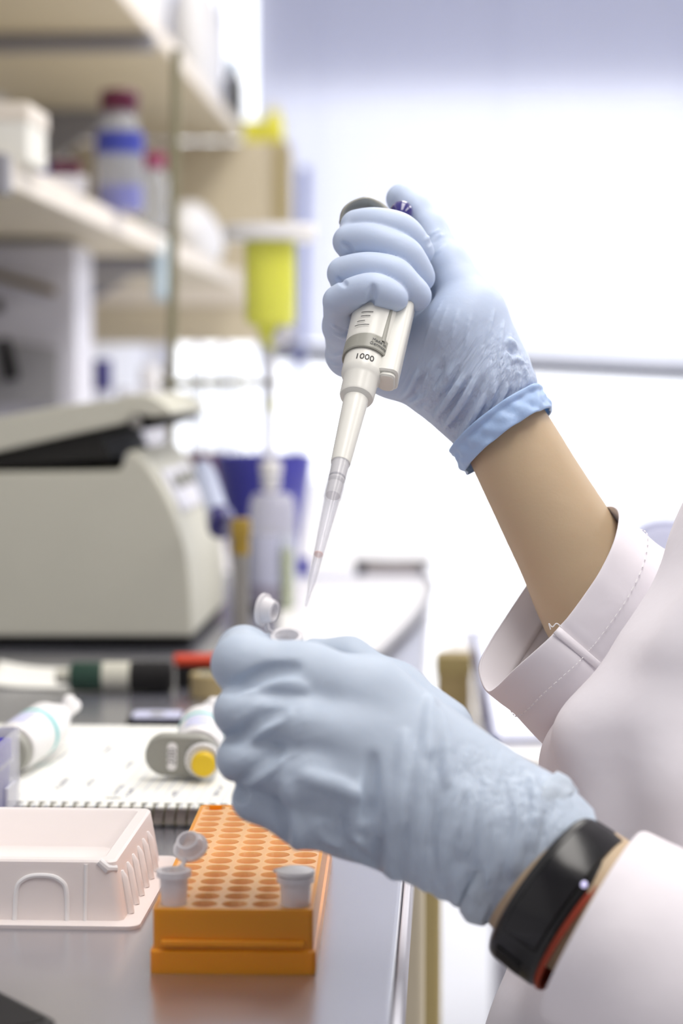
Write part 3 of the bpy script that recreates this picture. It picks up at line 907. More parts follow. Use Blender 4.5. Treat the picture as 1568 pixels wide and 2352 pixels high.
# ------------------------------------------------------------------ rolled glove rims, coat, watch
def ring_px(c, u, v, n=72, wob=None):
    """ring in camera mm: centre (px,py,d), u = (dpx,dpy,dmm), v = (dpx,dpy,dmm) half axes"""
    d = c[2]; C_ = cmm(*c)
    Uv = np.array([u[0] * d / FPX, u[1] * d / FPX, u[2]]); Vv = np.array([v[0] * d / FPX, v[1] * d / FPX, v[2]])
    out = []
    for k in range(n):
        a = 2 * math.pi * k / n
        s_ = 1.0 if wob is None else wob(a)
        out.append(C_ + (Uv * math.cos(a) + Vv * math.sin(a)) * s_)
    return np.array(out)

def loft_px(name, rings, m, parent, solid=0.0, caps=False, per=5, noise=0.0, nscale=0.05, label=None):
    R_ = np.array(rings)
    if per > 1:
        n = R_.shape[1]
        R_ = spline(R_.reshape(len(R_), -1), per).reshape(-1, n, 3)
    V = [cam2world(r) for r in R_]
    o = put(name, loft(V, caps=caps), m, parent, angle=180, solid=solid, label=label)
    return o

def rip(amp, seed, lo=5, hi=17):
    r_ = np.random.default_rng(seed); ks = r_.integers(lo, hi, 5); ph = r_.uniform(0, 6.28, 5); am = r_.uniform(0.3, 1, 5)
    return lambda a: 1 + amp * float(np.sum(am * np.sin(ks * a + ph))) / 2.5

def sl_wob(seed, a_):
    return rip(a_, seed, 2, 7)

# rim of the right glove
u0, v0 = (101, -72, 0), (-8, -22, -26.5)
R0 = []
for c, su, sv, w, sd in [((1147, 972, 1108), 0.97, 0.98, 0.02, 1), ((1140, 962, 1108), 1.00, 1.0, 0.02, 1), ((1138, 962, 1108), 1.035, 1.05, 0.03, 2), ((1141, 967, 1108), 1.04, 1.05, 0.03, 2),
                         ((1145, 974, 1108), 1.01, 1.01, 0.03, 3), ((1152, 986, 1107), 1.015, 1.03, 0.045, 4), ((1160, 1000, 1107), 1.01, 1.06, 0.05, 5), ((1167, 1011, 1107), 0.99, 1.08, 0.055, 6), ((1166, 1012, 1107), 0.96, 1.04, 0.05, 6)]:
    R0.append(ring_px(c, tuple(x * su for x in u0), tuple(x * sv for x in v0), 120, rip(w, sd, 4, 22)))
loft_px('rolled_rim', R0, M['cuff'], glove_r, solid=0.0006, per=4)
# rim of the left glove: loose end over the wrist
u1, v1 = (108, -158, 0), (-44, -18, -30)
R1 = []
for c, s_, w, sd in [((1170, 1935, 904), 1.02, 0.012, 11), ((1188, 1950, 904), 1.04, 0.014, 12), ((1203, 1960, 904), 1.02, 0.016, 13), ((1214, 1968, 903), 0.99, 0.022, 14), ((1219, 1972, 903), 0.965, 0.022, 14)]:
    R1.append(ring_px(c, tuple(x * s_ for x in u1), tuple(x * s_ for x in v1), 96, rip(w, sd)))
loft_px('wrist_rim', R1, M['glove_grey'], glove_l, solid=0.0006, per=4)

# right sleeve: wide cuff hanging open under the forearm
cuffp = [(1421, 1180, 1078), (1412, 1240, 1050), (1380, 1310, 1040), (1342, 1368, 1037), (1305, 1418, 1036), (1284, 1441, 1036), (1262, 1466, 1032), (1225, 1500, 1033), (1180, 1540, 1040), (1145, 1575, 1052), (1122, 1588, 1066),
         (1106, 1562, 1078), (1102, 1525, 1088), (1122, 1480, 1100), (1160, 1420, 1112), (1210, 1345, 1120), (1270, 1260, 1122), (1340, 1190, 1112), (1395, 1165, 1096)]
base_ring = spline(cuffp, 8, closed=True)
def step(t, dx, dy, grow, dd, seed, amp):
    w = rip(amp, seed, 2, 8); c_ = base_ring.mean(0); out = []
    for i, p in enumerate(base_ring):
        a = 2 * math.pi * i / len(base_ring)
        q = c_ + (p - c_) * grow * w(a) + np.array([dx, dy, dd])
        out.append(cmm(q[0], q[1], q[2]))
    return np.array(out)
RS = [step(0, 0, 0, 1.0, 0, 1, 0), step(0, 6, 5, 1.004, 0, 1, 0), step(0, 30, 26, 1.0, 0, 2, 0.006), step(0, 62, 54, 0.99, 0, 3, 0.010), step(0, 105, 92, 1.0, 2, 4, 0.018),
      step(0, 170, 140, 1.05, 10, 5, 0.022), step(0, 260, 200, 1.10, 25, 6, 0.02), step(0, 400, 290, 1.15, 45, 7, 0.0)]
slv_r = loft_px('sleeve', RS, M['coat'], person, solid=0.0012, per=5, label='white coat sleeve on the raised arm')
RH = [step(0, -1, -1, 1.003, 0, 1, 0), step(0, 22, 20, 0.972, 0, 1, 0), step(0, 60, 54, 0.955, 0, 1, 0)]
loft_px('hem', RH, M['coat'], slv_r, solid=0.0008, per=4)
seam = step(0, 64, 56, 1.012, -1, 3, 0.010); ns = len(seam)
segs = []
for i in range(0, ns, 2):
    a, b = cam2world([seam[i]])[0], cam2world([seam[(i + 1) % ns]])[0]
    segs.append(tube([a, b], 0.0003, 5))
o = put('stitching', join(*segs), M['stitch'], slv_r); o['kind'] = 'stuff'
# the cuff's overlapped corner
fl = []
for t in np.linspace(0, 1, 9):
    p = np.array([1283, 1440, 1033.5]) * (1 - t) + np.array([1388, 1530, 1033.0]) * t
    q = np.array([1270, 1455, 1031.5]) * (1 - t) + np.array([1378, 1543, 1033.5]) * t
    fl.append([cam2world([cmm(*(p * (1 - k) + q * k - np.array([0, 0, 1.1 * math.sin(math.pi * k) * (1 - 0.6 * t)])))])[0] for k in np.linspace(0, 1, 7)])
put('cuff_fold', loft(fl, closed=False), M['coat'], slv_r, solid=0.001, angle=180)
th = spline([(1290, 1442, 1029), (1278, 1432, 1028), (1268, 1440, 1028), (1260, 1432, 1028), (1264, 1446, 1028)], 6)
put('loose_thread', tube(cam2world([cmm(*p) for p in th]), 0.0003, 6), M['stitch'], slv_r)

# body of the coat
rows = [(300, 1830, 200), (700, 1790, 190), (1000, 1690, 180), (1130, 1622, 175), (1225, 1566, 170), (1330, 1508, 165), (1450, 1428, 160), (1540, 1383, 155), (1625, 1312, 150), (1690, 1277, 150),
        (1760, 1266, 150), (1850, 1264, 150), (2000, 1240, 150), (2200, 1176, 155), (2352, 1132, 160), (2700, 1050, 170), (3300, 960, 180)]
RB = []
for i, (y, xl, rx) in enumerate(rows):
    d = 1020.0; Rx = rx * 1.0; cx_mm = (xl - CX) / FPX * d + Rx; cy_mm = (y - CY) / FPX * d
    ring = []
    for k in range(120):
        a = 2 * math.pi * k / 120
        w = 1 + 0.026 * math.sin(5 * a + 0.9 * i) + 0.018 * math.sin(12 * a - 0.8 * i)
        ring.append(np.array([cx_mm - Rx * math.cos(a) * w, cy_mm, d - 120 * math.sin(a) * w]))
    RB.append(np.array(ring))
coat = loft_px('lab_coat', RB, M['coat'], person, solid=0.0015, per=6, label='white coat body in soft shade')

# left sleeve, nearest the camera
RL = []
for c, u, v, w, sd in [
    ((1360, 2118, 880), (112, -204, 0), (-60, -38, -44), 0.0, 21),
    ((1372, 2126, 880), (116, -210, 0), (-60, -38, -46), 0.006, 21),
    ((1420, 2155, 876), (122, -216, 0), (-58, -36, -49), 0.018, 22),
    ((1500, 2206, 866), (132, -226, 0), (-58, -36, -51), 0.026, 23),
    ((1610, 2270, 852), (150, -240, 0), (-58, -36, -54), 0.02, 24),
    ((1760, 2360, 840), (160, -250, 0), (-58, -36, -58), 0.0, 25)]:
    RL.append(ring_px(c, u, v, 96, sl_wob(sd, w) if w else None))
slv_l = loft_px('sleeve', RL, M['coat'], person, solid=0.0014, per=6, label='bright white coat sleeve above the black watch')

# smartwatch on the left wrist
wa = np.array([240 * 0.9 / FPX, 170 * 0.9 / FPX, -0.020]); wa /= np.linalg.norm(wa)      # along the forearm (camera frame)
wc = cmm(1240, 2030, 896)
def wring(off, r, ex=1.0, tilt=0.0, n=96):
    a = wa * np.array([1, 1, 1.0]); up = np.array([0.55, -0.83, 0]); up -= a * (up @ a); up /= np.linalg.norm(up)
    fr = np.cross(a, up); fr = fr if fr[2] < 0 else -fr
    return np.array([wc + a * off + (up * math.cos(t) * r * 1.0 + fr * math.sin(t) * r * ex) for t in np.linspace(0, 2 * math.pi, n, endpoint=False)]), up, fr
watch = empty('smartwatch', cam2world([wc])[0], 0, 'black wristband watch with orange lining below the white cuff', 'watch')
wo = np.array(watch.location)
def watch_loft(name, prof, m, ex=1.0, arc=None, par=None, n=96):
    rs_ = [wring(o_, r_, ex, n=n)[0] for o_, r_ in prof]
    if arc:
        i0, i1 = int(arc[0] * n), int(arc[1] * n)
        rs_ = [r_[i0:i1] for r_ in rs_]
    V = [cam2world(r_) - wo for r_ in rs_]
    g = loft(V, closed=arc is None, caps=False)
    return put(name, g, m, watch if par is None else par, angle=40, solid=0.0008)
watch_loft('band', [(0, 33.6), (0.6, 34.6), (2, 35.2), (12, 35.8), (21, 35.4), (22.6, 34.8), (23.2, 33.8)], M['black'])
watch_loft('lining', [(1.0, 33.2), (12, 34.0), (24.5, 34.2), (25.4, 34.6), (25.6, 35.0), (24.4, 35.2)], M['orange_red'])
sc = watch_loft('display', [(3.5, 35.6), (4.0, 36.4), (12, 37.2), (19, 36.8), (19.6, 35.8)], M['black_glass'], arc=(0.05, 0.36))
watch_loft('clasp', [(4, 35.6), (4.4, 36.1), (16, 36.4), (16.6, 35.7)], M['black_soft'], arc=(0.40, 0.46))
p_led = cam2world([wring(20.6, 35.9, 1.0)[0][18]])[0] - wo
put('status_light', lathe([(0.0014, -0.001), (0.0014, 0.0006), (0.0008, 0.001)], 14, True, p_led, -F), M['led'], sc)
# ------------------------------------------------------------------ things on the bench
def rotz(a):
    c, s = math.cos(a), math.sin(a)
    return np.array([[c, -s, 0], [s, c, 0], [0, 0, 1.0]])

# ---- orange tube rack, 5 x 16 wells
def well_cell(p, r, depth, n=20):
    """square of top plate with a round hole and the wall of the well below"""
    h = p / 2
    sq = []
    for k in range(n):
        a = 2 * math.pi * k / n + math.pi / 4; c, s = math.cos(a), math.sin(a); m = max(abs(c), abs(s))
        sq.append((h * c / m, h * s / m, 0))
    def circ(rr, z): return [(rr * math.cos(2 * math.pi * k / n + math.pi / 4), rr * math.sin(2 * math.pi * k / n + math.pi / 4), z) for k in range(n)]
    rings = [sq, circ(r + 0.0006, 0.0), circ(r + 0.0003, 0.0006), circ(r, 0.0003), circ(r - 0.0002, -depth)]
    v, f = loft(rings, caps=False)
    b = len(v); v = list(v) + circ(r - 0.0002, -depth)
    f = list(f) + [tuple(range(b, b + n))]
    return v, f
RK = np.array([-0.0915, 0.9045, 0.0])
rack = empty('tube_rack', RK, 0.022, 'bright orange tube rack with rows of round wells', 'tube rack')
RW, RL_, RHh = 0.0695, 0.226, 0.028
pitch_x, pitch_y = 0.0133, 0.01385
shell = []
o_ = rrect(-RW / 2, RW / 2, 0, RL_, 0.003)
ob = rrect(-RW / 2 - 0.0012, RW / 2 + 0.0012, -0.0012, RL_ + 0.0012, 0.003)
i_ = rrect(-RW / 2 + 0.0016, RW / 2 - 0.0016, 0.0016, RL_ - 0.0016, 0.002)
def lv(pl, z): return [(x, y, z) for x, y in pl]
put('shell', loft([lv(i_, 0.0005), lv(ob, 0.0), lv(ob, 0.0095), lv(o_, 0.0105), lv(o_, RHh), lv(i_, RHh), lv(i_, 0.0005)], caps=False), M['orange'], rack, angle=30)
put('front_ridge', box(-0.031, 0.031, -0.0022, -0.0002, 0.0118, 0.0150), M['orange'], rack, smooth=False, bevel=0.0008)
gx0 = -2 * pitch_x; gy0 = RL_ - 0.0065 - 15 * pitch_y
fx, fy0, fy1 = 2.5 * pitch_x, gy0 - pitch_y / 2, gy0 + 15.5 * pitch_y
rim = [loft([lv([(-RW/2+.0016, 0.0016), (RW/2-.0016, 0.0016), (RW/2-.0016, RL_-.0016), (-RW/2+.0016, RL_-.0016)], RHh - 0.0004),
             lv([(-fx, fy0), (fx, fy0), (fx, fy1), (-fx, fy1)], RHh - 0.0004)], caps=False)]
put('top_border', join(*rim), M['orange'], rack, smooth=False)
cell0 = None
for i in range(5):
    for j in range(16):
        loc = (gx0 + i * pitch_x, gy0 + j * pitch_y, RHh - 0.0004)
        if cell0 is None:
            cell0 = put('well', well_cell(1.0, 0.44, 1.0), M['orange_lit'], rack, loc=loc, angle=50)
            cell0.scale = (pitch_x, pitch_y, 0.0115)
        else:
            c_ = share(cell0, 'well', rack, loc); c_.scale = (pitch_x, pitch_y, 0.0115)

# ---- small lidded tubes
def microtube(loc, label, lid, r=0.0054, h=0.030, ang=0.0, group='small lidded tubes'):
    t = empty('microtube', loc, ang, label, 'tube', group)
    put('tube_wall', lathe([(0.0012, -h), (0.003, -h + 0.003), (r * 0.86, -h * 0.55), (r, -0.003), (r + 0.0014, -0.0028), (r + 0.0015, 0), (r - 0.0004, 0),
                            (r - 0.001, -0.004), (r * 0.72, -h * 0.55), (0.002, -h + 0.004)], 28, False), M['clear2'], t, angle=30)
    cap = [(0.0008, 0.0028), (r + 0.0004, 0.0028), (r + 0.0016, 0.0022), (r + 0.0016, 0.0006), (r + 0.0002, 0.0004), (r - 0.001, -0.004), (r - 0.0022, -0.0042), (r - 0.0024, 0.0012), (0.0008, 0.0014)]
    if lid == 'closed':
        put('lid', lathe(cap, 28), M['white'], t, angle=30)
        put('hinge', box(-0.0022, 0.0022, r + 0.001, r + 0.004, 0.0, 0.0016), M['clear2'], t, smooth=False, bevel=0.0004)
    else:
        v, f = lathe(cap, 28)
        a = lid
        Mx = np.array([[1, 0, 0], [0, math.cos(a), -math.sin(a)], [0, math.sin(a), math.cos(a)]])
        off = np.array([0, r + 0.0035, 0.001])
        v = [Mx @ (np.array(p) - np.array([0, r + 0.0035, 0.0])) + off for p in v]
        put('lid', (v, f), M['clear2'], t, angle=30)
        put('hinge', tube([(0, r + 0.0008, -0.0006), (0, r + 0.0034, 0.0002), Mx @ np.array([0, -0.0028, 0.001]) + off], [0.0012, 0.0011, 0.0012], 8), M['clear2'], t)
    return t
Rm = rotz(0.022)
def on_rack(i, j, z): return RK + Rm @ np.array([gx0 + i * pitch_x, gy0 + j * pitch_y, z])
microtube(on_rack(0, 0, RHh + 0.0145), 'milky tube with open lid in the left corner well of the orange rack', -2.45, 0.0062, 0.038, -0.3)
microtube(on_rack(4, 0, RHh + 0.0125), 'white-capped tube in the right corner well of the orange rack', 'closed', 0.0068, 0.038, 1.0)
# the one in the hand
hold = W(658, 1459, 0.940)
ht = microtube(hold, 'clear open tube held between gloved thumb and forefinger', -1.62, 0.0058, 0.030, 0.0)
ht.rotation_euler = (Matrix.Rotation(0.38, 3, 'X') @ Matrix.Rotation(1.15, 3, 'Z')).to_euler()

# ---- white plastic tray, upside down lid
TR = np.array([-0.2, 1.04, 0.0])
tray = empty('white_tray', TR, 0.0, 'shallow white plastic tray with ribbed sides at the left', 'tray')
tx0, tx1, ty0, ty1 = -0.08, 0.0575, -0.066, 0.082
H_ = 0.030
def rr(dx, r=0.006): return rrect(tx0 + dx, tx1 - dx, ty0 + dx, ty1 - dx, r)
put('basin', loft([lv(rr(0.0, 0.006), 0.0), lv(rr(0.0, 0.006), 0.0018), lv(rr(0.0085, 0.004), 0.0022), lv(rr(0.0125, 0.004), H_ - 0.001), lv(rr(0.0135, 0.004), H_),
                   lv(rr(0.0185, 0.004), H_), lv(rr(0.0195, 0.004), H_ - 0.001), lv(rr(0.030, 0.008), 0.013), lv(rr(0.034, 0.006), 0.012)]), M['pink_white'], tray, angle=30)
for k in range(6):
    y = ty0 + 0.024 + k * 0.0175
    put('rib', tube([(tx1 - 0.0075, y, 0.0022), (tx1 - 0.0105, y, 0.019), (tx1 - 0.0118, y, 0.0225)], [0.0022, 0.0022, 0.0012], 10), M['white'], tray)
arch = [(x, z) for x, z in ((-0.0125, 0.002), (-0.0118, 0.016), (-0.009, 0.0205), (-0.004, 0.0225), (0.004, 0.0225), (0.009, 0.0205), (0.0118, 0.016), (0.0125, 0.002))]
ap = spline(arch, 5)
for cx_ in (0.012, -0.035):
    put('arch_rib', tube([(cx_ - 0.002 + x, ty0 + 0.0085 + (z - 0.002) * 0.14, z) for x, z in ap], 0.0012, 8), M['white'], tray)
for cx_ in (0.031, -0.012):
    put('front_rib', tube([(cx_, ty0 + 0.0085, 0.002), (cx_, ty0 + 0.0122, H_ - 0.002)], 0.0009, 8), M['white'], tray)
for sx_ in (tx1 - 0.0165, tx0 + 0.0165):
    put('corner_notch', tube([(sx_ - 0.004, ty0 + 0.013, H_ - 0.0005), (sx_, ty0 + 0.013, H_ - 0.004), (sx_ + 0.004, ty0 + 0.015, H_ - 0.0045)], [0.0018, 0.0024, 0.0018], 10), M['white'], tray)

# ---- clear box of violet tips, cut by the left edge
TB = np.array([(40 - 1025) * 1.16 / 4900 - 0.069, 1.162, 0.0])
tb = empty('tip_box', TB, 0.0, 'clear plastic box of violet pipette tips at the left edge', 'tip box')
bxw, byw, bh = 0.060, 0.036, 0.058
outer = rrect(-bxw, bxw, -byw, byw, 0.004)
inner = rrect(-bxw + 0.0018, bxw - 0.0018, -byw + 0.0018, byw - 0.0018, 0.003)
put('box_wall', loft([lv(inner, 0.002), lv(outer, 0.0), lv(outer, bh), lv(inner, bh), lv(inner, 0.002)], caps=False), M['clear_box'], tb, angle=30)
put('tip_plate', prism(rrect(-bxw + 0.003, bxw - 0.003, -byw + 0.003, byw - 0.003, 0.003), 'z', 0.040, 0.0425), M['bottle'], tb, smooth=False)
put('side_clip', box(bxw, bxw + 0.002, -0.012, 0.012, 0.018, 0.032), M['bottle'], tb, smooth=False, bevel=0.001)
tp0 = None
for i in range(6):
    for j in range(6):
        loc = (bxw - 0.0065 - i * 0.009, -byw + 0.013 + j * 0.009, 0.0426)
        if tp0 is None:
            tp0 = put('tip', lathe([(0.0012, -0.030), (0.0029, -0.002), (0.0036, 0.0), (0.0038, 0.011), (0.0030, 0.011), (0.0024, 0.0)], 14, True), M['purple'], tb, loc=loc, angle=40)
        else: share(tp0, 'tip', tb, loc)

# ---- spiral notebook, binding towards the camera
NZ = 0.012
nl, nr = -0.35, (560 - 1025) * 1.2 / 4900
NB = np.array([nl, 1.203, 0.0])
nb = empty('notebook', NB, -0.012, 'open spiral notebook with ruled handwritten pages under the pipettes', 'notebook')
nw, nd = nr - nl, 0.283
put('back_cover', box(0, nw, 0.0, nd, 0.0, 0.0012), M['pip_dark'], nb, smooth=False, bevel=0.0004)
put('page_block', box(0.001, nw - 0.001, 0.004, nd - 0.001, 0.0012, NZ - 0.0016), M['page_edge'], nb, smooth=False)
def ruled_paper():
    m = mat('ruled paper', srgb(244, 244, 238), 0.9, spec=0.1, vary=0.02, scale=15)
    nt = m.node_tree; N = nt.nodes; L = nt.links
    tc = N.new('ShaderNodeTexCoord'); sp = N.new('ShaderNodeSeparateXYZ'); L.new(tc.outputs['Object'], sp.inputs[0])
    md = N.new('ShaderNodeMath'); md.operation = 'MODULO'; md.inputs[1].default_value = 0.0071; L.new(sp.outputs['X'], md.inputs[0])
    lt = N.new('ShaderNodeMath'); lt.operation = 'LESS_THAN'; lt.inputs[1].default_value = 0.0005; L.new(md.outputs[0], lt.inputs[0])
    b = base_of(m); src = b.inputs['Base Color'].links[0].from_socket
    mx = N.new('ShaderNodeMix'); mx.data_type = 'RGBA'; mx.inputs['B'].default_value = srgb(170, 182, 205)
    L.new(lt.outputs[0], mx.inputs['Factor']); L.new(src, mx.inputs['A']); L.new(mx.outputs['Result'], b.inputs['Base Color'])
    return m
M['ruled'] = ruled_paper()
top = put('top_page', box(0, nw, 0.0, nd, NZ - 0.0014, NZ), M['ruled'], nb, smooth=False)
wr = []
r2 = np.random.default_rng(5)
for x0, y0, n_ in [(0.075, 0.05, 5), (0.088, 0.06, 4), (0.155, 0.035, 5), (0.118, 0.05, 6), (0.134, 0.06, 4), (0.19, 0.03, 3), (0.06, 0.13, 6), (0.10, 0.15, 5), (0.125, 0.17, 5), (0.148, 0.12, 4), (0.163, 0.03, 4), (0.215, 0.035, 5)]:
    for k in range(n_):
        q = []
        for t in range(7):
            q.append((x0 + r2.uniform(-0.002, 0.002), y0 + 0.006 * k + 0.0045 * t / 6 + r2.uniform(-0.0005, 0.0005), NZ + 0.00015))
        wr.append(tube(spline(q, 3), 0.0002, 4))
o = put('handwriting', join(*wr), M['ballpoint'], nb); o['kind'] = 'stuff'
put('pen_dash', box(0.1515, 0.1605, 0.0235, 0.0255, NZ, NZ + 0.0002), M['ink'], nb, smooth=False)
ring0 = None
hole0 = None
nh = int(nw / 0.0066)
for k in range(nh):
    x = 0.005 + k * 0.0066
    if ring0 is None:
        rp_ = [(0.0006 * math.sin(a), 0.0028 - 0.0072 * math.cos(a), 0.0068 + 0.0060 * math.sin(a)) for a in np.linspace(-0.5 * math.pi - 0.2, 1.0 * math.pi, 22)]
        ring0 = put('coil_ring', tube(rp_, 0.0006, 7), M['wire'], nb, loc=(x, 0, 0))
        hole0 = put('punch_hole', lathe([(0.0022, 0), (0.0022, 0.00012)], 14), M['ink'], nb, loc=(x, 0.0092, NZ))
    else:
        share(ring0, 'coil_ring', nb, (x, 0, 0)); share(hole0, 'punch_hole', nb, (x, 0.0092, NZ))

# ---- two pipettes lying on the notebook, tops towards the camera
def lying_pipette(loc, rz, label, yellow, roll=0.0):
    t = empty('lying_pipette', loc, rz, label, 'pipette', 'pipettes lying on the notebook')
    rb = 0.0154
    c, s = math.cos(roll), math.sin(roll)
    Mr = np.array([[c, 0, s], [0, 1, 0], [-s, 0, c]])
    up = np.array([0, 0, rb])
    def T(g): return turned(g, Mr, up)
    put('body', T(lathe([(0.008, 0.006), (rb - 0.001, 0.007), (rb, 0.010), (rb, 0.062), (0.0125, 0.070), (0.0095, 0.076), (0.009, 0.082), (0.005, 0.083), (0.0045, 0.112), (0.0030, 0.114)], 32, True, (0, 0, 0), (0, 1, 0))), M['white'], t, angle=30)
    put('end_plate', T(prism(rrect(-0.031, 0.0135, -0.0125, 0.0125, 0.0122, 8), 'y', -0.004, 0.006)), M['pip_grey'], t, angle=30, bevel=0.0012)
    put('teal_tape', T(lathe([(rb + 0.0001, 0.040), (rb + 0.0003, 0.0402), (rb + 0.0003, 0.0448), (rb + 0.0001, 0.045)], 32, False, (0, 0, 0), (0, 1, 0))), M['teal'], t, angle=30)
    la = [[((rb + 0.0002) * math.sin(a), y, (rb + 0.0002) * math.cos(a)) for a in np.linspace(-0.6, 0.35, 9)] for y in (0.014, 0.036)]
    put('label_strip', T(loft(la, closed=False)), M['lav_label'], t)
    put('finger_rest', T(lathe([(0.004, 0.0), (0.0045, 0.006), (0.0045, 0.010), (0.003, 0.013)], 16, True, (0.004, 0.088, 0.0), (0, 0.6, 1))), M['white'], t, angle=40)
    if yellow:
        d0 = (0.0045, -0.004, -0.001)
        put('dial', T(lathe([(0.0108, 0.001), (0.0108, 0.0035), (0.0100, 0.0042), (0.0060, 0.0042)], 40, True, d0, (0, -1, 0))), M['white'], t, angle=30)
        tk = []
        for k in range(20):
            a = 2 * math.pi * k / 20
            tk.append(moved(box(-0.0004, 0.0004, -0.0045, -0.0041, 0.0078, 0.0098), (0, 0, 0)))
            v, f = tk[-1]
            ca, sa = math.cos(a), math.sin(a)
            tk[-1] = ([(x * ca + z * sa + d0[0], y + d0[1], -x * sa + z * ca + d0[2]) for x, y, z in v], f)
        o = put('dial_marks', T(join(*tk)), M['pip_grey'], t, smooth=False); o['kind'] = 'stuff'
        put('button', T(lathe([(0.0074, 0.003), (0.0074, 0.009), (0.0066, 0.0102)], 32, True, (0.0052, -0.004, -0.002), (0, -1, 0))), M['pip_yellow'], t, angle=30)
        pill = put('volume_plate', T(prism(rrect(-0.0175, -0.0115, -0.0088, 0.0088, 0.0028), 'y', -0.0046, -0.0041)), M['white'], t, smooth=False)
        me = text('volume_text', '200', 0.0072, None, None, None, None)
        for v in me.vertices:
            x, y = v.co.x, v.co.y
            p = Mr @ np.array([-0.0145 - y, -0.0047, x]) + up
            v.co = Vector(p)
        me.materials.append(M['pip_dark'])
        link(bpy.data.objects.new('volume_text', me), pill)
    t.rotation_euler = (0.11, 0, rz)
    return t
lying_pipette((-0.1515, 1.283, NZ + 0.0002), 0.04, 'pipette with a yellow button and grey end plate lying by the glove', True, 0.04)
lying_pipette((-0.268, 1.290, NZ + 0.0002), -0.20, 'white pipette with a teal band lying behind the violet tips', False, 0.0)

# ---- small things behind the notebook
g0 = G(290, 1590)
mk = empty('marker', (g0[0], g0[1], 0.0), 0.03, 'thick black and green marker lying before the centrifuge', 'marker')
k_ = g0[1] / FPX
put('barrel', lathe([(0.0105, 0.002), (0.0125, 0.004), (0.0128, 0.036), (0.0105, 0.038)], 24, True, (0, 0, 0.0128), (1, 0, 0)), M['black_soft'], mk, angle=30)
put('white_band', lathe([(0.0122, -0.019), (0.0122, 0.0035)], 24, True, (0, 0, 0.0128), (1, 0, 0)), M['putty'], mk, angle=30)
put('green_band', lathe([(0.0118, -0.045), (0.0122, -0.043), (0.0122, -0.019)], 24, True, (0, 0, 0.0128), (1, 0, 0)), M['green_dark'], mk, angle=30)
put('cap_end', lathe([(0.005, -0.058), (0.0065, -0.056), (0.0065, -0.045)], 20, True, (0, 0, 0.0128), (1, 0, 0)), M['putty'], mk, angle=30)

g0 = G(58, 1582)
lp = put('label_paper', (lambda xs, ys: ([(x, y, 0.001 + 0.012 * max(0, (y / 0.05 - 0.35)) ** 2 + 0.004 * max(0, -x / 0.04) ** 2) for x in xs for y in ys],
        [(i * 9 + j, i * 9 + j + 1, (i + 1) * 9 + j + 1, (i + 1) * 9 + j) for i in range(8) for j in range(8)]))(np.linspace(-0.045, 0.03, 9), np.linspace(0, 0.06, 9)), M['paper'], None, solid=0.0003, loc=g0, angle=180)
lp.rotation_euler = (0, 0, -0.15)
tag(lp, 'curled white paper slip lying left of the marker', 'paper')

g0 = G(470, 1600)
rc = empty('red_cap_pen', (g0[0] - 0.002, g0[1] + 0.055, 0.0), 0.15, 'red plastic stick lying behind the pale glove', 'stick')
put('shaft', lathe([(0.004, -0.03), (0.0055, -0.028), (0.0055, 0.03), (0.004, 0.032)], 16, True, (0, 0, 0.0225), (1, 0, 0)), M['red'], rc, angle=30)
put('stand_block', box(-0.028, 0.03, -0.006, 0.006, 0, 0.017), M['black_soft'], rc, smooth=False, bevel=0.002)
tp = empty('tape_roll', (g0[0] + 0.006, g0[1] - 0.002, 0.0), 0.0, 'tan cardboard tape roll half behind the pale glove', 'tape roll')
put('roll', lathe([(0.0165, 0.0), (0.0175, 0.001), (0.0175, 0.0185), (0.0165, 0.0195), (0.012, 0.0195), (0.012, 0.0)], 32, False), M['tan'], tp, angle=30)
put('core', lathe([(0.0119, 0.0002), (0.0119, 0.0192), (0.0105, 0.0192), (0.0105, 0.0002)], 32, False), M['putty'], tp, angle=30)

g0 = G(358, 1670)
tm = empty('small_timer', g0, 0.05, 'small white and blue square gadget behind the notebook', 'gadget')
put('base', prism(rrect(-0.022, 0.020, 0.0, 0.034, 0.005), 'z', 0, 0.005), M['black_soft'], tm, smooth=False)
put('face', prism(rrect(-0.019, 0.018, 0.002, 0.032, 0.005), 'z', 0.005, 0.0075), M['lav_label'], tm, smooth=False, bevel=0.001)
put('dial', lathe([(0.0055, 0), (0.0055, 0.0007)], 20, True, (0.0, 0.012, 0.0075)), M['pip_grey'], tm, angle=30)

# black phone at the lower left corner of the picture
a_, b_ = G(-10, 2268, 0.009), G(150, 2350, 0.009)
ph = empty('black_phone', (a_ + b_) / 2 * np.array([1, 1, 0]), math.atan2(b_[1] - a_[1], b_[0] - a_[0]), 'black glossy phone poking in at the lower left corner', 'phone')
put('case', prism(rrect(-0.075, 0.026, -0.066, 0.0, 0.006), 'z', 0.0, 0.0088), M['black'], ph, smooth=False, bevel=0.0015)
put('glass_face', prism(rrect(-0.072, 0.023, -0.063, -0.003, 0.005), 'z', 0.0088, 0.0092), M['black_soft'], ph, smooth=False)

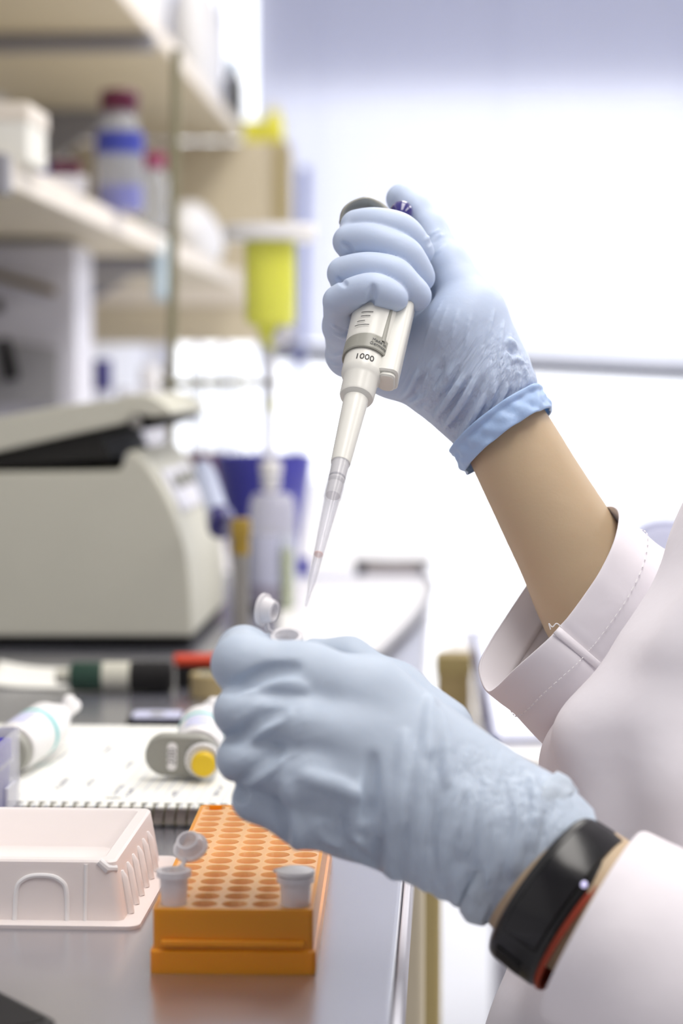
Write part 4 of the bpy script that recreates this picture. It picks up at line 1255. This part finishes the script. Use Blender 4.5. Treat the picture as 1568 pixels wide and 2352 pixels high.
# ---- white absorbent sheet with a dark curved hem on the far part of the bench
sheet_px = [(640, 1490), (640, 1330), (700, 1327), (985, 1327), (992, 1350), (975, 1390), (935, 1440), (890, 1485), (868, 1505), (820, 1512), (740, 1512)]
sp_ = [G(x, y, 0.004) for x, y in sheet_px]
sc0 = np.mean(sp_, axis=0) * np.array([1, 1, 0])
sh = empty('bench_mat', sc0, 0, 'white tray liner with a curved grey rim on the far bench', 'tray liner')
n_ = len(sp_)
put('liner', ([tuple(p - sc0) for p in sp_] + [tuple((p - sc0) * np.array([1, 1, 0])) for p in sp_],
              [tuple(range(n_)), tuple(range(n_, 2 * n_))] + [(i, (i + 1) % n_, n_ + (i + 1) % n_, n_ + i) for i in range(n_)]), M['white'], sh, smooth=False)
hem = spline([G(x, y, 0.006) for x, y in sheet_px[3:10]], 6)
put('rim', tube([p - sc0 for p in hem], 0.0045, 10), M['bracket'], sh)
put('back_rim', tube([G(x, y, 0.006) - sc0 for x, y in ((640, 1329), (800, 1327), (985, 1327))], 0.003, 10), M['frame'], sh)

# low wire stand behind the sheet
g0 = G(900, 1325)
ws = empty('wire_stand', g0, 0, 'low dark metal stand at the far end of the bench', 'stand')
k_ = g0[1] / FPX
put('foot_block', box(-85 * k_, -62 * k_, -0.01, 0.02, 0, 36 * k_), M['bench_edge'], ws, smooth=False, bevel=0.002)
put('foot_block', box(66 * k_, 80 * k_, -0.01, 0.02, 0, 34 * k_), M['bracket'], ws, smooth=False, bevel=0.002)
put('cross_bar', tube([(-88 * k_, 0, 36 * k_), (0, 0, 33 * k_), (125 * k_, 0, 36 * k_)], 0.0028, 10), M['bench_edge'], ws)
put('pale_plate', box(-62 * k_, 66 * k_, 0.0, 0.015, 0.002, 30 * k_), M['pink_white'], ws, smooth=False, bevel=0.002)
# ------------------------------------------------------------------ centrifuge
YC = 2.0
def cpt(px, py): 
    p = at_y(px, py, YC); return (p[0], p[2])
cf = empty('centrifuge', (-0.42, YC + 0.16, 0.0), 0, 'putty grey bench centrifuge with its lid ajar', 'centrifuge')
co = np.array(cf.location)
def cput(name, geo, m, par=None, **kw):
    return put(name, moved(geo, -co), m, cf if par is None else par, **kw)
prof = [cpt(*p) for p in spline([(441, 1462), (438, 1380), (431, 1300), (418, 1235), (396, 1170), (366, 1112), (335, 1065), (306, 1036)], 4)] + \
       [cpt(294, 1036), cpt(287, 1050), cpt(279, 1074), cpt(266, 1083), cpt(-160, 1087), cpt(-160, 1462)]
cput('housing', prism(prof, 'y', YC, YC + 0.30), M['putty'], angle=28, bevel=0.012)
cput('shadow_base', box(cpt(-150, 0)[0], cpt(428, 0)[0], YC + 0.012, YC + 0.29, 0.004, 0.020), M['bowl_shadow'], smooth=False)  # black slab painting in the shadow strip under the housing
for fx_, fy_ in ((-0.66, 0.03), (-0.27, 0.03), (-0.66, 0.26), (-0.27, 0.26)):
    cput('foot', lathe([(0.012, 0), (0.014, 0.005)], 16, True, (fx_, YC + fy_, 0)), M['bowl_shadow'], angle=40)
# lid, hinged at the back left
lid = [cpt(*p) for p in [(-160, 990), (0, 958), (140, 932), (262, 916)]] + [cpt(*p) for p in spline([(262, 916), (300, 905), (340, 908), (372, 926), (392, 944)], 3)] + \
      [cpt(392, 952), cpt(350, 958), cpt(312, 950), cpt(300, 956), cpt(284, 972), cpt(140, 1004), cpt(0, 1036), cpt(-160, 1072)]
lo_ = cput('lid', prism(lid, 'y', YC + 0.004, YC + 0.296), M['putty'], angle=28, bevel=0.010)
cput('lid_lining', prism([cpt(*p) for p in [(-150, 1066), (0, 1030), (140, 1000), (288, 966), (312, 952), (388, 954), (372, 972), (330, 988), (284, 990), (225, 1006), (248, 1056), (0, 1074), (-150, 1078)]], 'y', YC + 0.016, YC + 0.284), M['bowl_shadow'], lo_, smooth=False)
cput('lid_catch', lathe([(0.0045, 0), (0.0055, 0.002), (0.0055, 0.010), (0.004, 0.012)], 16, True, (cpt(306, 0)[0], YC + 0.004, cpt(0, 968)[1]), (0, -1, 0)), M['steel'], lo_, angle=40)
cput('bowl_rim', lathe([(0.088, 0), (0.09, 0.006), (0.084, 0.008), (0.082, 0.0)], 40, False, (cpt(100, 0)[0], YC + 0.15, cpt(0, 1088)[1])), M['bowl_shadow'], angle=40)
# control strip on the sloping front
a_ = np.array(cpt(352, 1090)); b_ = np.array(cpt(402, 1184))
cput('control_panel', loft([[(a_[0] + 0.001, y, a_[1] + 0.001), (a_[0] + 0.003, y, a_[1] + 0.002), (b_[0] + 0.003, y, b_[1] + 0.002), (b_[0] + 0.001, y, b_[1] + 0.001)] for y in (YC + 0.04, YC + 0.26)]), M['lilac'], smooth=False)
for k in range(4):
    m_ = a_ + (b_ - a_) * 0.35
    cput('key', lathe([(0.008, 0), (0.008, 0.004), (0.006, 0.005)], 16, True, (m_[0] + 0.002, YC + 0.08 + k * 0.045, m_[1] + 0.002), (0.8, 0, 0.5)), M['pip_grey'], angle=40)

# ------------------------------------------------------------------ metal post with brass head
g0 = W(553, 1440, 1.95); 
mp_ = empty('metal_post', (g0[0], g0[1], 0), 0, 'grey metal post with a brass head before the bottle', 'post')
k_ = g0[1] / FPX
def zat(py, y): return at_y(784, py, y)[2]
z1_, z2_, z3_ = zat(1272, g0[1]), zat(1235, g0[1]), zat(1192, g0[1])
put('post', lathe([(19 * k_, 0), (19 * k_, z1_)], 24), M['steel'], mp_, angle=40)
put('foot_disc', lathe([(0.03, 0), (0.03, 0.006), (0.012, 0.009)], 28), M['steel'], mp_, angle=40)
put('brass_head', lathe([(19.5 * k_, z1_ - 0.001), (20.5 * k_, z1_), (20.5 * k_, z2_), (24 * k_, z2_ + 0.001), (24 * k_, z3_ - 0.002), (22 * k_, z3_), (10 * k_, z3_)], 28), M['brass'], mp_, angle=40)

# ------------------------------------------------------------------ capped tube leaning on the centrifuge
A_, B_ = W(462, 1062, 2.10), W(505, 1192, 2.0)
ct = empty('conical_tube', B_, 0, 'pale blue tube with a navy cap leaning on the centrifuge front', 'tube')
d_ = (B_ - A_) / np.linalg.norm(B_ - A_)
put('tube_body', lathe([(0.003, 0), (0.009, 0.012), (0.0105, 0.03), (0.0105, np.linalg.norm(B_ - A_))], 24, True, A_ - B_, d_), M['tube_blue'], ct, angle=40)
put('cap', lathe([(0.0128, -0.004), (0.0135, -0.003), (0.0135, 0.014), (0.012, 0.0155)], 28, True, (0, 0, 0), d_), M['navy'], ct, angle=40)

# ------------------------------------------------------------------ ring stand and yellow column
YR = 2.35
rt, rb_ = at_y(405, 115, YR), at_y(383, 1400, YR)
rb_ = G(388, 1404); rb_ = np.array([at_y(386, 1300, YR)[0], YR, 0])
rst = empty('ring_stand', rb_, 0, 'tall tarnished rod of a ring stand behind the centrifuge', 'ring stand')
put('rod', tube([np.array([0, 0, 0.006]), rt - rb_], 0.0052, 16), M['rod'], rst)
put('base', prism(rrect(-0.10, 0.03, -0.03, 0.09, 0.006), 'z', 0, 0.008), M['pip_dark'], rst, smooth=False, bevel=0.002)
p0, p1 = at_y(392, 880, YR) - rb_, at_y(628, 878, YR) - rb_
arm = put('clamp_arm', tube([p0 + np.array([-0.01, -0.012, 0]), p0 + np.array([0.03, -0.012, 0]), p1 + np.array([-0.02, -0.004, 0]), p1], [0.005, 0.0042, 0.0035, 0.003], 12), M['rod'], rst)
put('clamp_screw', lathe([(0.004, -0.02), (0.004, 0.012), (0.008, 0.013), (0.008, 0.018)], 14, True, p0 + np.array([0, -0.012, 0]), (0, -0.3, 1)), M['steel'], arm, angle=40)
put('clamp_jaw', tube([p1 + np.array([-0.013, -0.004, 0]), p1 + np.array([-0.006, -0.013, 0]), p1 + np.array([0.006, -0.013, 0])], 0.0028, 8), M['steel'], arm)

kx = YR / FPX
xc = at_y(621, 700, YR)[0]
def zr(py): return at_y(621, py, YR)[2]
clm = empty('filter_column', (xc, YR, zr(1128)), 0, 'tall funnel column filled with bright yellow liquid', 'column')
ccl = np.array(clm.location)
def lz(pr): return [(r * kx, zr(y) - ccl[2]) for r, y in pr]
put('flange', lathe(lz([(60, 556), (104, 554), (107, 548), (107, 522), (104, 517), (58, 516)]), 48), M['white'], clm, angle=40)
put('reservoir', lathe(lz([(16, 800), (14, 820), (14, 1062), (22, 1064), (23, 1108), (14, 1130)]), 36, False), M['bottle'], clm, angle=40)
put('yellow_liquid', lathe(lz([(58.5, 552), (58.5, 736), (52, 744), (33, 752), (24, 775), (12, 800), (6, 806)]), 36), M['yellow'], clm, angle=40)
put('yellow_plug', lathe(lz([(10.5, 915), (10.5, 944)]), 20), M['yellow'], clm, angle=40)
put('stem_core', lathe(lz([(9, 820), (9, 912)]), 16), M['bottle'], clm, angle=40)
put('connector', lathe(lz([(16, 1058), (25, 1062), (25, 1085), (18, 1092), (21, 1098), (21, 1118), (15, 1128)]), 28), M['white'], clm, angle=40)
put('side_valve', tube([(10 * kx, -0.004, zr(790) - ccl[2]), (38 * kx, -0.006, zr(752) - ccl[2])], [0.008, 0.013], 14), M['lilac'], clm)

# receiving bottle under the column
xb = at_y(626, 1250, YR)[0]
rbt = empty('receiving_bottle', (xb, YR, 0.0), 0, 'clear receiving bottle with violet liquid under the yellow column', 'bottle')
zb = lambda py: max(at_y(626, py, YR)[2], 0)
def lb(pr): return [(r * kx, zb(y)) for r, y in pr]
put('bottle_wall', lathe(lb([(50, 1392), (54, 1385), (54, 1175), (50, 1150), (44, 1136), (24, 1131)]), 36, False), M['bottle'], rbt, angle=40)
put('liquid', lathe(lb([(51, 1388), (51, 1345)]), 36), M['violet_liq'], rbt, angle=40)
put('paper_label', lathe(lb([(54.6, 1340), (54.6, 1225)]), 36, False), M['lav_label'], rbt, angle=40)
put('black_foot', lathe([(50 * kx, 0), (54 * kx, 0.002), (54 * kx, zb(1386)), (45 * kx, zb(1386) + 0.001)], 36), M['black_soft'], rbt, angle=40)
xt = at_y(668, 1300, YR + 0.02)[0]
yt = empty('test_tube', (xt, YR - 0.03, 0), 0, 'slim tube of yellow-green liquid beside the receiving bottle', 'tube')
put('tube_wall', lathe([(0.002, 0.001), (0.006, 0.006), (0.0068, 0.012), (0.0068, 0.085), (0.0074, 0.086)], 20, False), M['glass'], yt, angle=40)
put('liquid', lathe([(0.002, 0.002), (0.0055, 0.007), (0.0062, 0.012), (0.0062, 0.07)], 20), M['ygreen'], yt, angle=40)

# ------------------------------------------------------------------ buckets
def bucket(px, Y, r0, r1, ytop, m, label, name='ice_bucket', cat='bucket'):
    x = at_y(px, 1100, Y)[0]; k = Y / FPX; h = at_y(px, ytop, Y)[2]
    b = empty(name, (x, Y, 0), 0, label, cat)
    put('wall', lathe([(r0 * k * 0.95, 0.0), (r0 * k, 0.002), (r1 * k * 0.93, h - 0.03), (r1 * k * 0.93 - 0.003, h - 0.028), (r0 * k - 0.004, 0.006), (0.001, 0.006)], 48), m, b, angle=40)
    put('rim', lathe([(r1 * k * 0.90, h - 0.032), (r1 * k * 0.95, h - 0.030), (r1 * k, h - 0.004), (r1 * k, h), (r1 * k - 0.003, h), (r1 * k * 0.93, h - 0.012)], 48), m, b, angle=40)
    return b
bucket(606, 2.72, 76, 113, 1044, M['blue_bucket'], 'blue plastic bucket behind the receiving bottle')
bucket(468, 2.98, 40, 62, 1040, M['maroon'], 'small maroon bucket left of the blue one', 'small_bucket')
g0 = G(694, 1338)
bb = empty('blue_block', g0, 0.1, 'small blue box right of the test tube', 'box')
put('box_body', box(-0.012, 0.010, 0, 0.03, 0, 0.026), M['blue_bucket'], bb, smooth=False, bevel=0.002)
put('box_lid', box(-0.013, 0.011, -0.001, 0.031, 0.026, 0.030), M['blue_bucket'], bb, smooth=False, bevel=0.001)

# ------------------------------------------------------------------ pale instrument at the left, far back
YI = 3.0
ins = empty('instrument', (-0.62, YI + 0.12, 0), 0, 'cool white cabinet instrument with grey panel and black strap', 'instrument')
io = np.array(ins.location)
def ip(px, py, dy=0.0):
    p = at_y(px, py, YI + dy); return p - io
x_r = ip(174, 800)[0]
zt = ip(100, 560)[2]
put('cabinet', box(-0.20, x_r, 0 - 0.12, 0.03, 0, zt), M['lilac'], ins, smooth=False, bevel=0.006)
put('grey_panel', loft([[ip(-60, 770), ip(140, 800), ip(140, 930), ip(-60, 930)], [ip(-60, 770) + (0, -0.02, 0), ip(140, 800) + (0, -0.02, 0), ip(140, 930) + (0, -0.02, 0), ip(-60, 930) + (0, -0.02, 0)]]), M['grey'], ins, smooth=False, bevel=0.002)
put('brown_strip', loft([[ip(-30, 618), ip(128, 662), ip(128, 680), ip(-30, 636)], [ip(-30, 618) + (0, -0.012, 0), ip(128, 662) + (0, -0.012, 0), ip(128, 680) + (0, -0.012, 0), ip(-30, 636) + (0, -0.012, 0)]]), M['brownbar'], ins, smooth=False)
put('strap', tube([ip(16, 780) + (0, -0.026, 0), ip(26, 820) + (0, -0.03, 0), ip(34, 872) + (0, -0.026, 0)], [0.008, 0.010, 0.011], 10), M['black_soft'], ins)
put('strap', tube([ip(-4, 690) + (0, -0.01, 0), ip(-2, 715) + (0, -0.012, 0)], [0.006, 0.008], 10), M['black_soft'], ins)

# ------------------------------------------------------------------ bottles
def bottle(loc, r, h, label, body_m, cap_m, name='bottle', neck=0.4, cap_h=0.12, band=None, liquid=None, group=None):
    b = empty(name, loc, 0, label, 'bottle', group)
    hs = h * 0.62
    put('bottle_wall', lathe([(r * 0.9, 0), (r, 0.004), (r, hs), (r * 0.85, hs + h * 0.08), (r * neck, h * 0.82), (r * neck, h * (1 - cap_h))], 32), body_m, b, angle=45)
    put('cap', lathe([(r * neck * 1.2, h * (1 - cap_h) - 0.002), (r * neck * 1.28, h * (1 - cap_h)), (r * neck * 1.28, h - 0.003), (r * neck * 1.15, h)], 28), cap_m, b, angle=40)
    if band: put('label', lathe([(r * 1.01, h * band[0]), (r * 1.01, h * band[1])], 32, False), band[2], b, angle=40)
    if liquid: put('liquid', lathe([(r * 0.94, 0.003), (r * 0.94, h * liquid[0])], 32), liquid[1], b, angle=40)
    return b
zs = 0.4822
p = at_y(284, 480, 2.92)
bottle((p[0] - 0.005, 2.92, zs), 0.033, 0.165, 'clear bottle with maroon cap and blue label on the lower shelf', M['glass'], M['maroon'], neck=0.62, cap_h=0.16, band=(0.48, 0.66, M['blue_label']), liquid=(0.22, M['blue_liquid']))
p = at_y(372, 480, 3.25)
bottle((p[0] - 0.012, 3.25, zs), 0.023, 0.115, 'small clear bottle with magenta cap beside the ring stand rod', M['glass'], M['magenta'], neck=0.6, cap_h=0.18)
# carton and tube tray at the near end of the lower shelf
xq = at_y(62, 300, 2.22)[0]
ctn = empty('carton', (xq - 0.06, 2.27, zs), 0, 'white carton at the near end of the lower shelf', 'carton')
hh = at_y(60, 238, 2.22)[2] - zs
put('carton_body', box(-0.09, 0.06, -0.05, 0.06, 0, hh), M['paper'], ctn, smooth=False, bevel=0.002)
put('carton_lid', box(-0.092, 0.062, -0.052, 0.062, hh * 0.7, hh + 0.002), M['cream_edge'], ctn, smooth=False, bevel=0.002)
p = at_y(130, 372, 2.62)
tt = empty('tube_tray', (p[0], 2.62, zs), 0.3, 'small tray of maroon-capped tubes on the lower shelf', 'tube tray')
put('tray_body', box(-0.05, 0.035, -0.02, 0.06, 0, 0.022), M['lilac'], tt, smooth=False, bevel=0.002)
put('blue_cover', box(-0.045, -0.012, -0.01, 0.05, 0.022, 0.042), M['blue_label'], tt, smooth=False, bevel=0.002)
c0 = None
for i in range(2):
    for j in range(4):
        loc = (0.002 + i * 0.018, -0.008 + j * 0.017, 0.022)
        if c0 is None: c0 = put('tube_cap', lathe([(0.007, 0), (0.008, 0.001), (0.008, 0.016), (0.007, 0.018)], 18), M['maroon'], tt, loc=loc, angle=40)
        else: share(c0, 'tube_cap', tt, loc)
# pale tape strip hanging from the lower shelf
p0, p1 = at_y(346, 545, 3.38), at_y(384, 690, 3.38)
st = put('tape_strip', (lambda: loft([[(x, 3.38 + 0.004 * math.sin(3 * t), p0[2] + (p1[2] - p0[2]) * t) for x in (p0[0] + 0.004 * t, p1[0] + 0.002 * t)] for t in np.linspace(0, 1, 8)], closed=False))(), M['bluetape'], None, solid=0.001, angle=180)
tag(st, 'pale blue tape strip hanging from the lower shelf edge', 'tape')

# glassware on the bench behind the centrifuge
for px_, yb, Y, r, h, cm, lab in [(236, 905, 3.22, 0.022, 0.285, 'navy', 'lavender bottle with navy cap behind the centrifuge lid'), (292, 905, 3.45, 0.026, 0.24, 'lilac', 'pale squat bottle right of the navy-capped bottle'),
                                  (345, 905, 3.35, 0.026, 0.275, 'white', 'white-capped bottle next to the ring stand rod'), (180, 905, 3.5, 0.020, 0.245, 'bench_edge', 'dark-capped bottle beside the white instrument')]:
    p = at_y(px_, 900, Y)
    bottle((p[0], Y, 0.0), r, h, lab, M['bottle'] if cm != 'bench_edge' else M['bracket'], M[cm], neck=0.5, cap_h=0.16, group='bottles behind the centrifuge')
# tall measuring cylinders before the window
for px_, Y, r, h in [(452, 4.3, 0.020, 0.30), (500, 4.35, 0.016, 0.31), (548, 4.3, 0.018, 0.30)]:
    p = at_y(px_, 900, Y)
    cy = empty('measuring_cylinder', (p[0], Y, 0), 0, {452: 'leftmost tall glass cylinder before the window', 500: 'middle tall glass cylinder before the window', 548: 'rightmost tall glass cylinder, nearest the yellow column'}[px_], 'cylinder', 'tall glass cylinders before the window')
    put('glass_wall', lathe([(r, 0.006), (r, h), (r * 1.15, h + 0.004)], 24, False), M['glass'], cy, angle=40)
    put('foot', lathe([(r * 1.2, 0), (r * 1.2, 0.005), (r, 0.009)], 24), M['lilac'], cy, angle=40)

# ------------------------------------------------------------------ bags and yellow things on the shelves
def bag(name, c, sx, sy_, sz, seed, label):
    r_ = np.random.default_rng(seed)
    bm = bmesh.new(); bmesh.ops.create_icosphere(bm, subdivisions=4, radius=1.0)
    ph = r_.uniform(0, 6.28, (6,)); kx_ = r_.normal(0, 3.2, (6, 3))
    for v in bm.verts:
        d = sum(math.sin(float(k @ np.array(v.co)) + p_) for k, p_ in zip(kx_, ph)) / 6
        v.co *= 1 + 0.30 * d
        v.co.x *= sx; v.co.y *= sy_; v.co.z *= sz
        v.co.z = max(v.co.z, -sz * 0.8)
    me = bpy.data.meshes.new(name); bm.to_mesh(me); bm.free()
    me.polygons.foreach_set('use_smooth', [True] * len(me.polygons)); me.materials.append(M['bag'])
    o = bpy.data.objects.new(name, me); o.location = Vector((float(c[0]), float(c[1]), float(c[2]) + sz * 0.8)); link(o)
    return tag(o, label, 'plastic bag', 'white plastic bags on the shelves')
p = at_y(470, 160, 3.9); bag('plastic_bag', (-0.518, 4.40, 0.809), 0.054, 0.15, 0.15, 1, 'crumpled white bag on the upper shelf')
p = at_y(470, 600, 4.3); bag('plastic_bag', (-0.50, 4.2, 0.483), 0.055, 0.14, 0.065, 2, 'crumpled white bag on the lower shelf end')
p = at_y(536, 140, 4.62)
bag('plastic_bag', (-0.56, 3.75, 0.809), 0.07, 0.14, 0.10, 5, 'second crumpled white bag on the upper shelf, nearer the rod')
dk = empty('dark_bottle', (p[0] - 0.003, 4.66, 0.809), 0, 'dark grey bottle at the end of the upper shelf', 'bottle')
put('bottle_wall', lathe([(0.020, 0), (0.022, 0.003), (0.022, 0.085), (0.012, 0.105), (0.012, 0.118)], 24), M['pip_dark'], dk, angle=40)
put('cap', lathe([(0.014, 0.118), (0.014, 0.135), (0.011, 0.137)], 20), M['bluetape'], dk, angle=40)
Yy = 4.84
for (px_, wd, yt_, yb, nm, lab) in [(580, 26, 285, 336, 'yellow_tub', 'low yellow tub on the end of the upper shelf'), (628, 26, 238, 336, 'yellow_bottle', 'yellow bottle standing at the shelf end by the window')]:
    p = at_y(px_, 300, Yy); k = Yy / FPX
    hgt = at_y(px_, yt_, Yy)[2] - 0.780
    b = empty(nm, (p[0], Yy - (0.03 if nm == 'yellow_tub' else 0), 0.780), 0, lab, 'bottle' if nm == 'yellow_bottle' else 'tub')
    if nm == 'yellow_tub':
        put('tub_wall', lathe([(wd * k * 0.9, 0), (wd * k, hgt * 0.8), (wd * k * 1.05, hgt * 0.85)], 28), M['yellow_plastic'], b, angle=40)
        put('tub_lid', lathe([(wd * k * 1.08, hgt * 0.85), (wd * k * 1.08, hgt), (wd * k * 0.9, hgt + 0.003)], 28), M['yellow_plastic'], b, angle=40)
    else:
        put('bottle_wall', lathe([(wd * k * 0.95, 0), (wd * k, 0.003), (wd * k, hgt * 0.5), (wd * k * 0.75, hgt * 0.68), (wd * k * 0.7, hgt * 0.8)], 28), M['yellow_plastic'], b, angle=40)
        put('cap', lathe([(wd * k * 0.8, hgt * 0.8), (wd * k * 0.8, hgt * 0.97), (wd * k * 0.5, hgt)], 28), M['white'], b, angle=40)

# ------------------------------------------------------------------ low white desk on the right, by the window
dz_ = -0.165
dk = empty('white_desk', (0.75, 3.0, ZF), 0, 'low white desk beyond the bench at the right', 'desk')
do = np.array(dk.location)
put('desk_top', moved(box(0.0, 1.6, 2.35, 3.6, dz_ - 0.025, dz_), -do), M['white'], dk, smooth=False, bevel=0.003)
for x in (0.1, 1.5):
    for y in (2.45, 3.5):
        put('leg', moved(box(x - 0.02, x + 0.02, y - 0.02, y + 0.02, ZF, dz_ - 0.025), -do), M['lilac'], dk, smooth=False)
# upright tablet on the desk
TLp, BLp = W(1077, 1446, 2.56), W(1128, 1738, 2.46)
BLp[2] = max(BLp[2], dz_ + 0.004)
ax_x = np.array([1.0, 0.12, 0]); ax_x /= np.linalg.norm(ax_x)
tabl = empty('tablet', (BLp[0] + 0.1, BLp[1], dz_), 0, 'tilted tablet with a lit white screen and navy frame on the desk', 'tablet')
to = np.array(tabl.location)
wv = 0.20
nrm_ = np.cross(ax_x, TLp - BLp); nrm_ /= np.linalg.norm(nrm_)
if np.dot(nrm_, F) < 0: nrm_ = -nrm_
def quad(a, b, c, d, t0, t1): return loft([[q + nrm_ * t0 - to for q in (a, b, c, d)], [q + nrm_ * t1 - to for q in (a, b, c, d)]])
put('case', quad(BLp, BLp + ax_x * wv, TLp + ax_x * (wv + 0.02), TLp, 0.0, 0.008), M['navy_frame'], tabl, smooth=False, bevel=0.002)
ins_ = 0.008
v_ = (TLp - BLp) / np.linalg.norm(TLp - BLp)
put('screen', quad(BLp + ax_x * ins_ + v_ * 0.006, BLp + ax_x * (wv - ins_) + v_ * 0.006, TLp + ax_x * (wv + 0.015) - v_ * 0.004, TLp + ax_x * ins_ - v_ * 0.004, -0.0006, 0.0), M['screen'], tabl, smooth=False)
put('stand', quad(BLp + ax_x * 0.04, BLp + ax_x * 0.16, BLp + ax_x * 0.16 + np.array([0, 0.09, 0.0]), BLp + ax_x * 0.04 + np.array([0, 0.09, 0.0]), 0.0, 0.002), M['black_soft'], tabl, smooth=False)
# cardboard box and cup left of the tablet
p = G(1024, 1612, dz_)
cb = empty('cardboard_box', (p[0] + 0.02, 2.62, dz_), 0, 'small olive-brown cardboard box on the white desk', 'box')
zt_ = at_y(1024, 1505, 2.62)[2] - dz_
put('box_body', box(-0.034, 0.012, 0, 0.06, 0, zt_), M['tan'], cb, smooth=False, bevel=0.001)
put('box_flap', box(-0.036, 0.014, -0.002, 0.002, zt_ * 0.7, zt_ + 0.001), M['olive'], cb, smooth=False)
cu = empty('paper_cup', (p[0] + 0.05, 2.60, dz_), 0, 'white paper cup between cardboard box and tablet', 'cup')
put('cup_wall', lathe([(0.011, 0), (0.014, 0.07), (0.0148, 0.072), (0.0135, 0.072), (0.0105, 0.002)], 24), M['white'], cu, angle=40)
put('cup_band', lathe([(0.0124, 0.02), (0.0134, 0.05)], 24, False), M['cream_edge'], cu, angle=40)
# chair back behind the desk
chx = empty('desk_chair', (0.30, 3.95, ZF), 0, 'pale lilac desk chair with dark blue rim behind the sleeve', 'chair')
cho = np.array(chx.location)
c0_ = at_y(1440, 1196, 3.95); c1_ = at_y(1585, 1196, 3.95)
zt_ = c0_[2]
bk = rrect(c0_[0] - cho[0], c0_[0] - cho[0] + 0.42, zt_ - ZF - 0.42, zt_ - ZF, 0.06)
put('back_rest', prism(bk, 'y', -0.02, 0.02), M['chair'], chx, smooth=False, bevel=0.008)
put('back_rim', tube([(x, 0.0, z) for x, z in bk] + [(bk[0][0], 0.0, bk[0][1])], 0.009, 10, False), M['navy_frame'], chx)
sx_ = c0_[0] - cho[0] + 0.21
put('seat', prism(rrect(sx_ - 0.22, sx_ + 0.22, -0.42, 0.02, 0.06), 'z', 0.40, 0.45), M['chair'], chx, smooth=False, bevel=0.01)
put('column', tube([(sx_, -0.2, 0.06), (sx_, -0.2, 0.40)], 0.025, 14), M['pip_dark'], chx)
for k in range(5):
    a = 2 * math.pi * k / 5
    put('leg', tube([(sx_, -0.2, 0.08), (sx_ + 0.26 * math.cos(a), -0.2 + 0.26 * math.sin(a), 0.03)], [0.022, 0.016], 8), M['pip_dark'], chx)
put('back_stay', tube([(sx_, 0.015, 0.42), (sx_, 0.03, zt_ - ZF - 0.25)], 0.015, 8), M['pip_dark'], chx)
